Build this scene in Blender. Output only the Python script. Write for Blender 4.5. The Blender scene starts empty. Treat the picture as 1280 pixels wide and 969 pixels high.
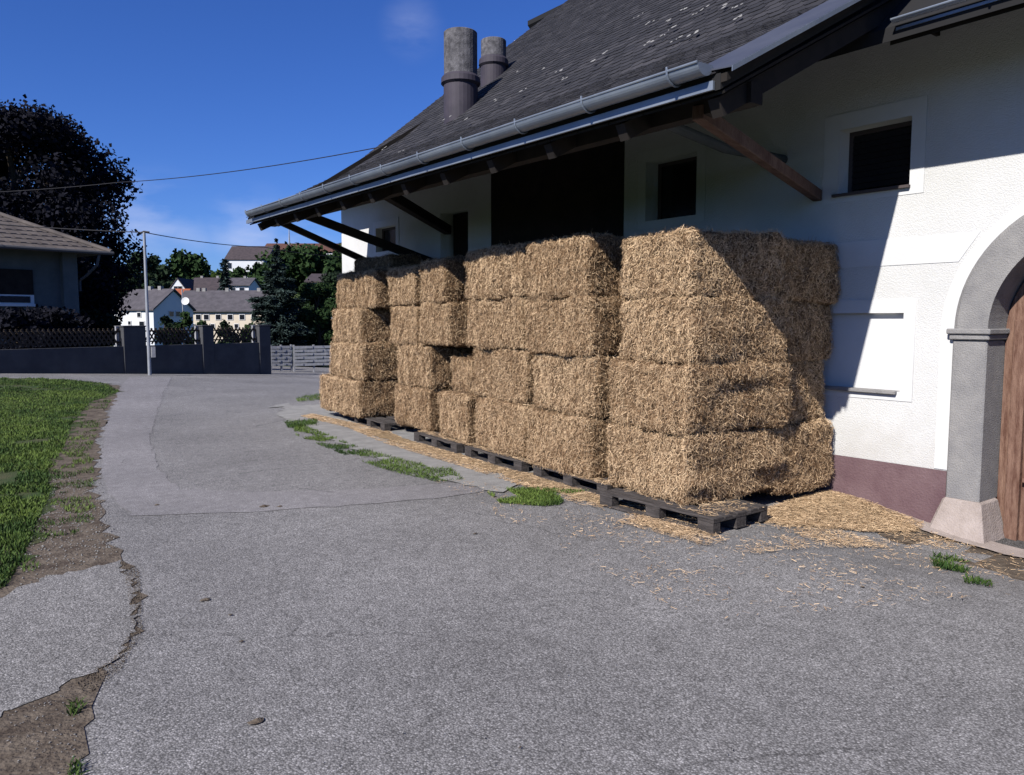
import bpy, bmesh, math, random
import numpy as np
from mathutils import Vector
R = math.radians
random.seed(7); rng = np.random.default_rng(11)
sc = bpy.context.scene
C = sc.collection

# ---------------------------------------------------------------- camera, sky, sun, exposure
HC = 1.6; PITCH = math.atan(84.5 / 980); HEAD = R(37)
cam = bpy.data.objects.new('camera', bpy.data.cameras.new('camera')); C.objects.link(cam)
cam.location = (0, 0, HC); cam.rotation_euler = (R(90) - PITCH, 0, -HEAD)
cam.data.sensor_width = 36; cam.data.lens = 980 / 1280 * 36
cam.data.clip_start = .05; cam.data.clip_end = 6000
sc.camera = cam

SUN = Vector((1, .29, -.825)).normalized()                 # the way the light travels
sun_el = math.asin(-SUN.z); sun_az = math.atan2(-SUN.x, -SUN.y)   # clockwise from +Y
w = bpy.data.worlds.new('World'); sc.world = w; w.use_nodes = True
nt = w.node_tree; nt.nodes.clear()
out = nt.nodes.new('ShaderNodeOutputWorld'); bg = nt.nodes.new('ShaderNodeBackground')
sky = nt.nodes.new('ShaderNodeTexSky'); sky.sky_type = 'NISHITA'; sky.sun_disc = False
sky.sun_elevation = sun_el; sky.sun_rotation = sun_az % (2 * math.pi)
sky.altitude = 400; sky.air_density = 1.0; sky.dust_density = .3; sky.ozone_density = 3.0
hs = nt.nodes.new('ShaderNodeHueSaturation'); hs.inputs['Saturation'].default_value = 1.12; hs.inputs['Value'].default_value = 1
tint = nt.nodes.new('ShaderNodeMix'); tint.data_type = 'RGBA'; tint.blend_type = 'MULTIPLY'; tint.inputs['Factor'].default_value = 1; tint.inputs['B'].default_value = (.42, .62, 1.16, 1)
tc = nt.nodes.new('ShaderNodeTexCoord')
mp = nt.nodes.new('ShaderNodeMapping'); mp.inputs['Scale'].default_value = (1, 1, 2.6)
n1 = nt.nodes.new('ShaderNodeTexNoise'); n1.inputs['Scale'].default_value = 4.2; n1.inputs['Detail'].default_value = 6
cr = nt.nodes.new('ShaderNodeValToRGB'); cr.color_ramp.elements[0].position = .60; cr.color_ramp.elements[1].position = .80
cr.color_ramp.elements[1].color = (.42, .42, .42, 1)
mx = nt.nodes.new('ShaderNodeMix'); mx.data_type = 'RGBA'; mx.inputs['B'].default_value = (5.8, 6.5, 9.2, 1)
nt.links.new(tc.outputs['Generated'], mp.inputs['Vector']); nt.links.new(mp.outputs[0], n1.inputs['Vector'])
nt.links.new(n1.outputs['Fac'], cr.inputs[0])
cr.color_ramp.elements[0].position = .40; cr.color_ramp.elements[1].position = .72; cr.color_ramp.elements[1].color = (.8, .8, .8, 1)
n1.inputs['Scale'].default_value = 9
acc = None
for d, r0, k in [((.471, .816, .335), .045, .4), ((.214, .97, .113), .075, .75), ((.318, .942, .106), .07, .7), ((.378, .92, .101), .06, .7), ((.246, .965, .092), .06, .5)]:
    dn = nt.nodes.new('ShaderNodeVectorMath'); dn.operation = 'DISTANCE'; v = Vector(d).normalized(); dn.inputs[1].default_value = v
    nt.links.new(tc.outputs['Generated'], dn.inputs[0])
    mr = nt.nodes.new('ShaderNodeMapRange'); mr.interpolation_type = 'SMOOTHSTEP'; mr.inputs['From Min'].default_value = r0; mr.inputs['From Max'].default_value = 0; mr.inputs['To Min'].default_value = 0; mr.inputs['To Max'].default_value = k
    nt.links.new(dn.outputs['Value'], mr.inputs['Value'])
    if acc is None: acc = mr.outputs[0]
    else:
        ad = nt.nodes.new('ShaderNodeMath'); ad.operation = 'MAXIMUM'; nt.links.new(acc, ad.inputs[0]); nt.links.new(mr.outputs[0], ad.inputs[1]); acc = ad.outputs[0]
ml = nt.nodes.new('ShaderNodeMath'); ml.operation = 'MULTIPLY'; nt.links.new(acc, ml.inputs[0]); nt.links.new(cr.outputs[0], ml.inputs[1]); nt.links.new(ml.outputs[0], mx.inputs['Factor'])
nt.links.new(sky.outputs[0], hs.inputs['Color']); nt.links.new(hs.outputs[0], tint.inputs['A']); nt.links.new(tint.outputs['Result'], mx.inputs['A'])
nt.links.new(mx.outputs['Result'], bg.inputs['Color']); bg.inputs['Strength'].default_value = .07
nt.links.new(bg.outputs[0], out.inputs['Surface'])
sl = bpy.data.lights.new('sun', 'SUN'); sl.energy = 5; sl.angle = R(.5); sl.color = (1, .95, .88)
so = bpy.data.objects.new('sun', sl); C.objects.link(so)
so.rotation_euler = SUN.to_track_quat('-Z', 'Y').to_euler()
sc.view_settings.view_transform = 'Standard'; sc.view_settings.look = 'None'
sc.view_settings.exposure = .58; sc.view_settings.gamma = 1
sc.render.engine = 'CYCLES'
sc.cycles.max_bounces = 6; sc.cycles.diffuse_bounces = 1; sc.cycles.use_denoising = True; sc.cycles.caustics_reflective = False; sc.cycles.caustics_refractive = False

# ---------------------------------------------------------------- surveying: a sight line meets a plane of the place
cp, sp, ca, sa = math.cos(PITCH), math.sin(PITCH), math.cos(HEAD), math.sin(HEAD)
def ray(x, y):
    X = x - 640; U = 484.5 - y
    fw = 980 * cp + U * sp; up = U * cp - 980 * sp
    return X * ca + fw * sa, -X * sa + fw * ca, up
def onx(x, y, X): r = ray(x, y); t = X / r[0]; return Vector((X, r[1] * t, HC + r[2] * t))
def onz(x, y, z=0): r = ray(x, y); t = (z - HC) / r[2]; return Vector((r[0] * t, r[1] * t, z))
def onf(x, y, F):                                           # the point F metres ahead
    r = ray(x, y); f = r[0] * sa + r[1] * ca; t = F / f; return Vector((r[0] * t, r[1] * t, HC + r[2] * t))
def onroof(x, y, X0=5.75, Z0=4.05, s=.8):
    r = ray(x, y); t = (Z0 - s * X0 - HC) / (r[2] - s * r[0]); return Vector((r[0] * t, r[1] * t, HC + r[2] * t))

# ---------------------------------------------------------------- materials
ALB = .68
def mat(name, col, rough=.8, noise=None, col2=None, bump=0, bscale=None, metal=0, attr=None, spec=.3, lo=.35, hi=.65, detail=6, stretch=None, dirt=False):
    col = tuple(c * ALB for c in col); col2 = tuple(c * ALB for c in col2) if col2 else None
    m = bpy.data.materials.new(name); m.use_nodes = True; t = m.node_tree
    b = t.nodes['Principled BSDF']; b.inputs['Roughness'].default_value = rough; b.inputs['Metallic'].default_value = metal
    b.inputs['Specular IOR Level'].default_value = spec
    b.inputs['Base Color'].default_value = (*col, 1)
    tcn = t.nodes.new('ShaderNodeTexCoord'); src = tcn.outputs['Object']
    if stretch:
        mpn = t.nodes.new('ShaderNodeMapping'); mpn.inputs['Scale'].default_value = stretch
        t.links.new(src, mpn.inputs['Vector']); src = mpn.outputs[0]
    if attr:
        a = t.nodes.new('ShaderNodeAttribute'); a.attribute_name = attr
        rp = t.nodes.new('ShaderNodeValToRGB'); e = rp.color_ramp.elements
        e[0].color = (*col, 1); e[1].color = (*col2, 1)
        t.links.new(a.outputs['Fac'], rp.inputs[0]); t.links.new(rp.outputs[0], b.inputs['Base Color'])
    elif noise:
        n = t.nodes.new('ShaderNodeTexNoise'); n.inputs['Scale'].default_value = noise; n.inputs['Detail'].default_value = detail
        n.inputs['Roughness'].default_value = .65
        rp = t.nodes.new('ShaderNodeValToRGB'); e = rp.color_ramp.elements
        e[0].position = lo; e[1].position = hi; e[0].color = (*col, 1); e[1].color = (*(col2 or col), 1)
        t.links.new(src, n.inputs['Vector']); t.links.new(n.outputs['Fac'], rp.inputs[0]); t.links.new(rp.outputs[0], b.inputs['Base Color'])
    if dirt:                                                # splashed earth low on the wall, with a ragged upper edge
        sp_ = t.nodes.new('ShaderNodeSeparateXYZ'); t.links.new(tcn.outputs['Object'], sp_.inputs[0])
        dn_ = t.nodes.new('ShaderNodeTexNoise'); dn_.inputs['Scale'].default_value = 3.5; dn_.inputs['Detail'].default_value = 10; dn_.inputs['Roughness'].default_value = .7; t.links.new(tcn.outputs['Object'], dn_.inputs['Vector'])
        ma_ = t.nodes.new('ShaderNodeMath'); ma_.operation = 'MULTIPLY_ADD'; ma_.inputs[1].default_value = -1.1; t.links.new(dn_.outputs['Fac'], ma_.inputs[0]); t.links.new(sp_.outputs['Z'], ma_.inputs[2])
        mr_ = t.nodes.new('ShaderNodeMapRange'); mr_.inputs['From Min'].default_value = .25; mr_.inputs['From Max'].default_value = -.25; mr_.inputs['To Max'].default_value = .32; t.links.new(ma_.outputs[0], mr_.inputs['Value'])
        mi_ = t.nodes.new('ShaderNodeMix'); mi_.data_type = 'RGBA'; mi_.inputs['B'].default_value = (.30, .27, .23, 1); t.links.new(mr_.outputs[0], mi_.inputs['Factor']); t.links.new(rp.outputs[0], mi_.inputs['A']); t.links.new(mi_.outputs['Result'], b.inputs['Base Color'])
    if bump:
        n = t.nodes.new('ShaderNodeTexNoise'); n.inputs['Scale'].default_value = bscale or noise; n.inputs['Detail'].default_value = 8
        bp = t.nodes.new('ShaderNodeBump'); bp.inputs['Strength'].default_value = bump; bp.inputs['Distance'].default_value = .02
        t.links.new(src, n.inputs['Vector']); t.links.new(n.outputs['Fac'], bp.inputs['Height']); t.links.new(bp.outputs[0], b.inputs['Normal'])
    return m
def asphalt(name, dark, light, scale, contrast=1.0, patch=(.8, 1.15), bump=.5):
    dark = tuple(c * ALB for c in dark); light = tuple(c * ALB for c in light)
    m = bpy.data.materials.new(name); m.use_nodes = True; t = m.node_tree; L = t.links
    b = t.nodes['Principled BSDF']; b.inputs['Roughness'].default_value = .88; b.inputs['Specular IOR Level'].default_value = .25
    tcn = t.nodes.new('ShaderNodeTexCoord'); O = tcn.outputs['Object']
    v = t.nodes.new('ShaderNodeTexVoronoi'); v.inputs['Scale'].default_value = scale; v.inputs['Randomness'].default_value = 1
    L.new(O, v.inputs['Vector'])
    sx = t.nodes.new('ShaderNodeSeparateColor'); L.new(v.outputs['Color'], sx.inputs[0])
    rp = t.nodes.new('ShaderNodeValToRGB'); e = rp.color_ramp.elements
    e[0].position = 0; e[0].color = (*dark, 1); e[1].position = 1; e[1].color = (*[min(.8, c * 1.4) for c in light], 1)
    k = e.new(.45); k.color = (*[(a + c) / 2 for a, c in zip(dark, light)], 1); k = e.new(.88); k.color = (*light, 1)
    L.new(sx.outputs[0], rp.inputs[0])
    dr = t.nodes.new('ShaderNodeMapRange'); dr.inputs['From Min'].default_value = .25; dr.inputs['From Max'].default_value = .75
    dr.inputs['To Min'].default_value = 1; dr.inputs['To Max'].default_value = .45; L.new(v.outputs['Distance'], dr.inputs['Value'])
    nb = t.nodes.new('ShaderNodeTexNoise'); nb.inputs['Scale'].default_value = .55; nb.inputs['Detail'].default_value = 7; nb.inputs['Roughness'].default_value = .6; L.new(O, nb.inputs['Vector'])
    nr = t.nodes.new('ShaderNodeMapRange'); nr.inputs['From Min'].default_value = .3; nr.inputs['From Max'].default_value = .7
    nr.inputs['To Min'].default_value = patch[0]; nr.inputs['To Max'].default_value = patch[1]; L.new(nb.outputs['Fac'], nr.inputs['Value'])
    nm = t.nodes.new('ShaderNodeTexNoise'); nm.inputs['Scale'].default_value = 9; nm.inputs['Detail'].default_value = 5; L.new(O, nm.inputs['Vector'])
    nq = t.nodes.new('ShaderNodeMapRange'); nq.inputs['From Min'].default_value = .3; nq.inputs['From Max'].default_value = .7
    nq.inputs['To Min'].default_value = .86; nq.inputs['To Max'].default_value = 1.12; L.new(nm.outputs['Fac'], nq.inputs['Value'])
    m1 = t.nodes.new('ShaderNodeMath'); m1.operation = 'MULTIPLY'; L.new(dr.outputs[0], m1.inputs[0]); L.new(nr.outputs[0], m1.inputs[1])
    m2 = t.nodes.new('ShaderNodeMath'); m2.operation = 'MULTIPLY'; L.new(m1.outputs[0], m2.inputs[0]); L.new(nq.outputs[0], m2.inputs[1])
    vm = t.nodes.new('ShaderNodeVectorMath'); vm.operation = 'SCALE'; L.new(rp.outputs[0], vm.inputs[0]); L.new(m2.outputs[0], vm.inputs['Scale'])
    # cracks and darker worn stains
    wn = t.nodes.new('ShaderNodeTexNoise'); wn.inputs['Scale'].default_value = 1.7; wn.inputs['Detail'].default_value = 5; L.new(O, wn.inputs['Vector'])
    wa = t.nodes.new('ShaderNodeVectorMath'); wa.operation = 'MULTIPLY_ADD'; wa.inputs[1].default_value = (.55, .55, 0); L.new(wn.outputs['Color'], wa.inputs[0]); L.new(O, wa.inputs[2])
    ve = t.nodes.new('ShaderNodeTexVoronoi'); ve.feature = 'DISTANCE_TO_EDGE'; ve.inputs['Scale'].default_value = .42; L.new(wa.outputs[0], ve.inputs['Vector'])
    ce = t.nodes.new('ShaderNodeMapRange'); ce.inputs['From Min'].default_value = .0015; ce.inputs['From Max'].default_value = .006; ce.inputs['To Min'].default_value = .68; ce.inputs['To Max'].default_value = 1; L.new(ve.outputs['Distance'], ce.inputs['Value'])
    gn = t.nodes.new('ShaderNodeTexNoise'); gn.inputs['Scale'].default_value = .9; gn.inputs['Detail'].default_value = 3; L.new(O, gn.inputs['Vector'])
    gm = t.nodes.new('ShaderNodeMapRange'); gm.inputs['From Min'].default_value = .52; gm.inputs['From Max'].default_value = .60; L.new(gn.outputs['Fac'], gm.inputs['Value'])
    cm = t.nodes.new('ShaderNodeMix'); cm.inputs['A'].default_value = 1; L.new(gm.outputs[0], cm.inputs['Factor']); L.new(ce.outputs[0], cm.inputs['B'])
    sn = t.nodes.new('ShaderNodeTexNoise'); sn.inputs['Scale'].default_value = 2.3; sn.inputs['Detail'].default_value = 9; sn.inputs['Roughness'].default_value = .7; L.new(wa.outputs[0], sn.inputs['Vector'])
    sm = t.nodes.new('ShaderNodeMapRange'); sm.inputs['From Min'].default_value = .60; sm.inputs['From Max'].default_value = .72; sm.inputs['To Min'].default_value = 1; sm.inputs['To Max'].default_value = .78; L.new(sn.outputs['Fac'], sm.inputs['Value'])
    q1 = t.nodes.new('ShaderNodeMath'); q1.operation = 'MULTIPLY'; L.new(cm.outputs[0], q1.inputs[0]); L.new(sm.outputs[0], q1.inputs[1])
    v2 = t.nodes.new('ShaderNodeVectorMath'); v2.operation = 'SCALE'; L.new(vm.outputs[0], v2.inputs[0]); L.new(q1.outputs[0], v2.inputs['Scale'])
    L.new(v2.outputs[0], b.inputs['Base Color'])
    bp = t.nodes.new('ShaderNodeBump'); bp.inputs['Strength'].default_value = bump; bp.inputs['Distance'].default_value = .006; bp.invert = True
    L.new(v.outputs['Distance'], bp.inputs['Height']); L.new(bp.outputs[0], b.inputs['Normal'])
    return m
M = dict(
 asphalt=asphalt('asphalt', (.235, .23, .23), (.46, .447, .45), 122, patch=(.76, 1.12)),
 smooth_asphalt=asphalt('smooth_asphalt', (.30, .288, .295), (.46, .443, .455), 170, bump=.3, patch=(.82, 1.1)),
 path=asphalt('old_path_asphalt', (.20, .195, .19), (.47, .455, .45), 130, patch=(.85, 1.1)),
 concrete=mat('concrete', (.26, .255, .25), .9, 5, (.37, .365, .355), .5, 60),
 soil=mat('soil', (.075, .055, .04), .95, 7, (.19, .155, .12), .9, 45, lo=.35, hi=.62),
 field=mat('field', (.035, .07, .02), .95, .05, (.09, .12, .04)),
 lawn=mat('lawn', (.03, .07, .012), .95, 3, (.09, .09, .04), .8, 60),
 blade=mat('grass_blade', (.028, .072, .010), .75, attr='tone', col2=(.17, .25, .045)),
 straw=mat('straw', (.26, .145, .07), .75, attr='tone', col2=(1.2, .88, .55), spec=.25),
 straw_body=mat('straw_body', (.07, .04, .02), .95, 22, (.24, .145, .075), 1, 60, stretch=(1, 1, .5)),  # straw colour darkened to stand in for shade between the stems
 straw_sheet=mat('straw_ground', (.22, .16, .10), .95, 30, (.50, .35, .19), 1, 80),
 plaster=mat('rough_plaster', (.74, .745, .735), .92, 1.3, (.82, .825, .825), .45, 110, lo=.3, hi=.6, detail=12, dirt=True),
 trim=mat('white_plaster', (.78, .785, .79), .9, 2, (.84, .85, .86), .08, 60),
 dark_plaster=mat('old_plaster', (.33, .32, .26), .92, 1.5, (.48, .47, .38), .3, 60),
 plinth=mat('plinth_paint', (.15, .088, .10), .85, 2.5, (.22, .145, .155), .4, 60, detail=10),
 stone=mat('sandstone', (.27, .265, .27), .9, 5, (.36, .35, .345), .5, 90),
 stone_base=mat('stone_base', (.38, .32, .29), .92, 6, (.50, .43, .40), .5, 70),
 door=mat('door_wood', (.13, .06, .04), .8, 5, (.30, .18, .13), .5, 20, stretch=(1, 6, 1)),
 old_wood=mat('old_wood', (.12, .075, .05), .85, 6, (.22, .15, .10), .5, 30, stretch=(4, 4, .6)),
 red_wood=mat('red_wood', (.09, .045, .035), .85, 6, (.17, .11, .085), .5, 30, stretch=(1, 5, 1)),
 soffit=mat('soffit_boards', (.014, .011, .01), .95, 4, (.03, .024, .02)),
 slate=mat('slate', (.028, .028, .034), .9, attr='tone', col2=(.062, .06, .068), bump=.5, bscale=40),
 underlay=mat('roof_underlay', (.02, .02, .022), .95),
 zinc=mat('zinc', (.24, .285, .36), .45, 2, (.34, .39, .46), .05, 20, metal=.4, spec=.5),
 dark_metal=mat('painted_metal', (.085, .095, .13), .5, 2, (.12, .13, .165), metal=.3),
 pipe=mat('fibre_cement', (.065, .064, .072), .9, 12, (.19, .185, .20), .4, 60),
 pipe_low=mat('painted_pipe', (.045, .04, .055), .7, 3, (.07, .06, .08)),
 dull_gutter=mat('dull_gutter', (.09, .092, .10), .7),
 glass=mat('dark_glass', (.012, .014, .02), .15, spec=.5),
 louvre=mat('louvre', (.01, .01, .014), .6),
 frame=mat('window_frame', (.10, .08, .08), .7),
 white=mat('white_wall', (.76, .80, .86), .9, .5, (.84, .87, .90)),
 cream=mat('cream_wall', (.74, .64, .50), .9, .5, (.82, .74, .62)),
 peach=mat('peach_wall', (.55, .42, .36), .9),
 dim_wall=mat('shade_darkened_render', (.11, .125, .125), .92, 2, (.15, .165, .165)),  # pale house wall, its colour darkened to stand in for shade
 garden_wall=mat('garden_wall_render', (.065, .067, .075), .95, 2, (.095, .097, .105), .3, 60),
 roof_grey=mat('grey_tiles', (.075, .07, .08), .85, 1.5, (.12, .11, .125)),
 roof_brown=mat('brown_tiles', (.055, .045, .05), .85, 1.5, (.09, .07, .075)),
 roof_red=mat('red_tiles', (.32, .085, .04), .85, 1.5, (.45, .15, .07)),
 roof_rust=mat('rust_tiles', (.10, .045, .035), .9, 1.5, (.15, .075, .055)),
 roof_left=mat('concrete_tiles', (.10, .085, .08), .85, 2, (.17, .145, .13)),
 fence=mat('dark_fence_wood', (.045, .035, .025), .9, 8, (.08, .06, .045)),
 gate=mat('pale_gate', (.30, .31, .34), .8, 8, (.42, .43, .46)),
 pole=mat('galvanised_pole', (.34, .37, .42), .5, 3, (.46, .48, .52), metal=.3),
 wire=mat('wire', (.02, .02, .025), .6),
 bark=mat('bark', (.07, .05, .035), .95, 6, (.13, .10, .07), .8, 20),
 pallet=mat('pallet_wood', (.04, .035, .034), .9, 5, (.12, .105, .10), .5, 40, stretch=(8, 1, 8)),
 leaf_black=mat('copper_leaf', (.006, .007, .012), .95, attr='tone', col2=(.018, .018, .028), spec=.1),
 leaf_dark=mat('dark_leaf', (.009, .018, .011), .85, attr='tone', col2=(.03, .052, .026), spec=.1),
 leaf_mid=mat('mid_leaf', (.014, .034, .012), .85, attr='tone', col2=(.05, .09, .03), spec=.1),
 leaf_light=mat('light_leaf', (.05, .09, .02), .85, attr='tone', col2=(.14, .20, .05), spec=.1),
 needle=mat('needle', (.012, .024, .022), .85, attr='tone', col2=(.085, .125, .115), spec=.1),
)

# ---------------------------------------------------------------- helpers
def tag(o, label=None, cat=None, group=None, kind=None):
    if label: o['label'] = label
    if cat: o['category'] = cat
    if group: o['group'] = group
    if kind: o['kind'] = kind
    return o
def link(name, me, m, parent=None):
    o = bpy.data.objects.new(name, me); C.objects.link(o)
    for x in (m if isinstance(m, (list, tuple)) else [m]): me.materials.append(M[x])
    if parent: o.parent = parent
    return o
def empty(name, loc=(0, 0, 0), rz=0):
    o = bpy.data.objects.new(name, None); C.objects.link(o); o.location = loc; o.rotation_euler = (0, 0, rz); o.empty_display_size = .2; return o
def copy_tree(o, parent=None):
    c = o.copy(); C.objects.link(c); c.parent = parent
    for ch in list(o.children): copy_tree(ch, c)
    return c
class MB:
    def __init__(s): s.v = []; s.f = []; s.mi = []
    def add(s, vs, fs, mi=0):
        n = len(s.v); s.v += [tuple(v) for v in vs]; s.f += [tuple(i + n for i in f) for f in fs]; s.mi += [mi] * len(fs); return s
    def hexa(s, p, mi=0): return s.add(p, [(0, 3, 2, 1), (4, 5, 6, 7), (0, 1, 5, 4), (1, 2, 6, 5), (2, 3, 7, 6), (3, 0, 4, 7)], mi)
    def box(s, a, b, mi=0):
        (x0, y0, z0), (x1, y1, z1) = a, b
        return s.hexa([(x0, y0, z0), (x1, y0, z0), (x1, y1, z0), (x0, y1, z0), (x0, y0, z1), (x1, y0, z1), (x1, y1, z1), (x0, y1, z1)], mi)
    def beam(s, a, b, wd, ht, mi=0):
        a, b = Vector(a), Vector(b); d = (b - a).normalized(); u = d.cross(Vector((0, 0, 1)))
        u = u.normalized() if u.length > .01 else Vector((1, 0, 0)); q = u.cross(d).normalized(); u = u * wd / 2; q = q * ht / 2
        return s.hexa([a - u - q, a + u - q, a + u + q, a - u + q, b - u - q, b + u - q, b + u + q, b - u + q], mi)
    def tube(s, pts, r, n=8, cap=True, mi=0):
        pts = [Vector(p) for p in pts]; rs = r if isinstance(r, (list, tuple)) else [r] * len(pts); base = len(s.v)
        for i, p in enumerate(pts):
            d = (pts[min(i + 1, len(pts) - 1)] - pts[max(i - 1, 0)]).normalized()
            u = d.cross(Vector((0, 0, 1))); u = u.normalized() if u.length > .05 else Vector((1, 0, 0)); q = d.cross(u).normalized()
            for k in range(n):
                a = 2 * math.pi * k / n; s.v.append(tuple(p + (u * math.cos(a) + q * math.sin(a)) * rs[i]))
        for i in range(len(pts) - 1):
            for k in range(n):
                s.f.append((base + i * n + k, base + i * n + (k + 1) % n, base + (i + 1) * n + (k + 1) % n, base + (i + 1) * n + k)); s.mi.append(mi)
        if cap:
            s.f.append(tuple(base + k for k in range(n))[::-1]); s.f.append(tuple(base + (len(pts) - 1) * n + k for k in range(n))); s.mi += [mi, mi]
        return s
    def build(s, name, m, parent=None, bevel=0, smooth=False):
        me = bpy.data.meshes.new(name); me.from_pydata(s.v, [], s.f); me.update()
        if any(s.mi): me.polygons.foreach_set('material_index', s.mi)
        if smooth: me.polygons.foreach_set('use_smooth', [True] * len(me.polygons))
        bm = bmesh.new(); bm.from_mesh(me); bmesh.ops.recalc_face_normals(bm, faces=bm.faces)
        if bevel: bmesh.ops.bevel(bm, geom=bm.edges[:], offset=bevel, segments=1, affect='EDGES', clamp_overlap=True)
        bm.to_mesh(me); bm.free()
        return link(name, me, m, parent)
def npmesh(name, V, F, mats, parent=None, tone=None, mi=None, smooth=False):
    """V (n,3) array, F (m,k) array: one fast mesh"""
    me = bpy.data.meshes.new(name); V = np.asarray(V, np.float32); F = np.asarray(F, np.int32); k = F.shape[1]
    me.vertices.add(len(V)); me.vertices.foreach_set('co', V.ravel())
    me.loops.add(F.size); me.loops.foreach_set('vertex_index', F.ravel())
    me.polygons.add(len(F)); me.polygons.foreach_set('loop_start', np.arange(len(F), dtype=np.int32) * k)
    if mi is not None: me.polygons.foreach_set('material_index', np.asarray(mi, np.int32))
    if smooth: me.polygons.foreach_set('use_smooth', np.ones(len(F), bool))
    me.update(calc_edges=True)
    if tone is not None:
        a = me.attributes.new('tone', 'FLOAT', 'POINT'); a.data.foreach_set('value', np.asarray(tone, np.float32))
    return link(name, me, mats, parent)
def hsh(i, j, k, s):
    h = (i * 374761393 + j * 668265263 + k * 2147483647 + s * 974711) & 0xffffffff
    h = ((h ^ (h >> 13)) * 1274126177) & 0xffffffff
    return ((h ^ (h >> 16)) & 0xffff) / 65535.0
def vnoise(P, scale, seed=0):
    Q = P * scale + 1000; I = np.floor(Q).astype(np.int64); f = Q - I; f = f * f * (3 - 2 * f); r = 0
    for a in (0, 1):
        for b in (0, 1):
            for c in (0, 1):
                wgt = (f[:, 0] if a else 1 - f[:, 0]) * (f[:, 1] if b else 1 - f[:, 1]) * (f[:, 2] if c else 1 - f[:, 2])
                r = r + wgt * hsh(I[:, 0] + a, I[:, 1] + b, I[:, 2] + c, seed)
    return r * 2 - 1
def ribbons(P, D, N, L, W, curve=0.0):
    """thin quads: centre P, direction D, face normal N, length L, width W"""
    S = np.cross(D, N); S /= np.linalg.norm(S, axis=1, keepdims=True) + 1e-9
    a = P - D * (L / 2)[:, None]; b = P + D * (L / 2)[:, None]; s = S * (W / 2)[:, None]
    V = np.stack([a - s, a + s, b + s * .7, b - s * .7], 1).reshape(-1, 3)
    F = np.arange(len(P) * 4).reshape(-1, 4)
    return V, F
def unit(A): return A / (np.linalg.norm(A, axis=1, keepdims=True) + 1e-9)

# ---------------------------------------------------------------- the lie of the land
def sstep(a, b, x):
    t = np.clip((x - a) / (b - a), 0, 1); return t * t * (3 - 2 * t)
def tz(x, y):
    x = np.asarray(x, float); y = np.asarray(y, float)
    f = x * sa + y * ca
    z = -.19 * sstep(4.3, 2.3, y) * sstep(4.6, 6.4, x) * sstep(-6, 0, y)
    z = z - .062 * np.clip(x - 6, -8, 9) * sstep(14, 22, y)
    z = z - 3.2 * sstep(34, 75, f)
    return z
gx = np.unique(np.concatenate([np.arange(-4, 16.01, .25), np.array([-3000, -1500, -700, -300, -150, -80, -50, -35, -25, -18, -13, -9, -6]), np.arange(17, 60, 3), np.array([70, 90, 120, 200, 300, 600, 1200, 3000])]))
gy = np.unique(np.concatenate([np.arange(-3, 34.01, .25), np.array([-3000, -1000, -300, -100, -40, -20, -10, -6]), np.arange(36, 90, 3), np.array([100, 130, 200, 300, 500, 900, 1600, 3000])]))
GX, GY = np.meshgrid(gx, gy, indexing='ij')
V = np.stack([GX, GY, tz(GX, GY) - .012], -1).reshape(-1, 3); ny = len(gy)
I = (np.arange(len(gx) - 1)[:, None] * ny + np.arange(ny - 1)[None]).reshape(-1)
tag(npmesh('ground', V, np.stack([I, I + ny, I + ny + 1, I + 1], 1), ['field']), kind='structure')

def jitter(poly, amp, step=.12, seed=0):
    r = random.Random(seed); o = []; n = len(poly)
    for i in range(n):
        a, b = Vector(poly[i][:2]), Vector(poly[(i + 1) % n][:2]); k = max(1, min(80, int((b - a).length / step)))
        for j in range(k):
            p = a.lerp(b, j / k); s = amp * (1 + .04 * p.length)
            o.append((p.x + r.uniform(-s, s), p.y + r.uniform(-s, s)))
    return o
def sheet(name, poly, dz, m, kind='structure', cell=.5):
    bm = bmesh.new(); bm.faces.new([bm.verts.new((p[0], p[1], 0)) for p in poly])
    bmesh.ops.triangulate(bm, faces=bm.faces[:])
    xs = [p[0] for p in poly]; ys = [p[1] for p in poly]
    for ax, lo, hi in ((0, min(xs), max(xs)), (1, min(ys), max(ys))):
        c = math.floor(lo / cell) * cell + cell
        while c < hi:
            co = [0, 0, 0]; co[ax] = c; no = [0, 0, 0]; no[ax] = 1
            bmesh.ops.bisect_plane(bm, geom=bm.verts[:] + bm.edges[:] + bm.faces[:], plane_co=co, plane_no=no); c += cell
    for v in bm.verts: v.co.z = float(tz(v.co.x, v.co.y)) + dz
    bmesh.ops.recalc_face_normals(bm, faces=bm.faces)
    me = bpy.data.meshes.new(name); bm.to_mesh(me); bm.free()
    for p in me.polygons:
        if p.normal.z < 0: p.flip()
    return tag(link(name, me, m), kind=kind)
def gpo(x, y):
    p = onz(x, y)
    for _ in range(4): p = onz(x, y, float(tz(p.x, p.y)))
    return p.x, p.y
def gp(pts): return [gpo(x, y) for x, y in pts]
road = [(-2.5, -2.5), (6.74, -2.5), (6.74, 14), (16, 14), (16, 33), (-3.5, 33)]
sheet('road', road, .0, 'asphalt', cell=.5)
sheet('road_repair_strip', jitter(gp([(160, 472), (215, 472), (200, 505), (188, 545), (196, 585), (225, 612), (330, 615), (460, 612), (600, 602), (625, 612), (560, 622), (440, 632), (300, 641), (165, 645), (134, 618), (126, 580), (130, 540), (142, 500)]), .02, seed=2), .004, 'smooth_asphalt')
sheet('concrete_apron', jitter([(5.0, 14.0)] + gp([(362, 503), (345, 520), (400, 546), (470, 573), (560, 603), (628, 618)]) + [(4.85, 6.2), (6.6, 6.2), (6.7, 13.9)], .03, seed=3), .012, 'concrete')
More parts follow.
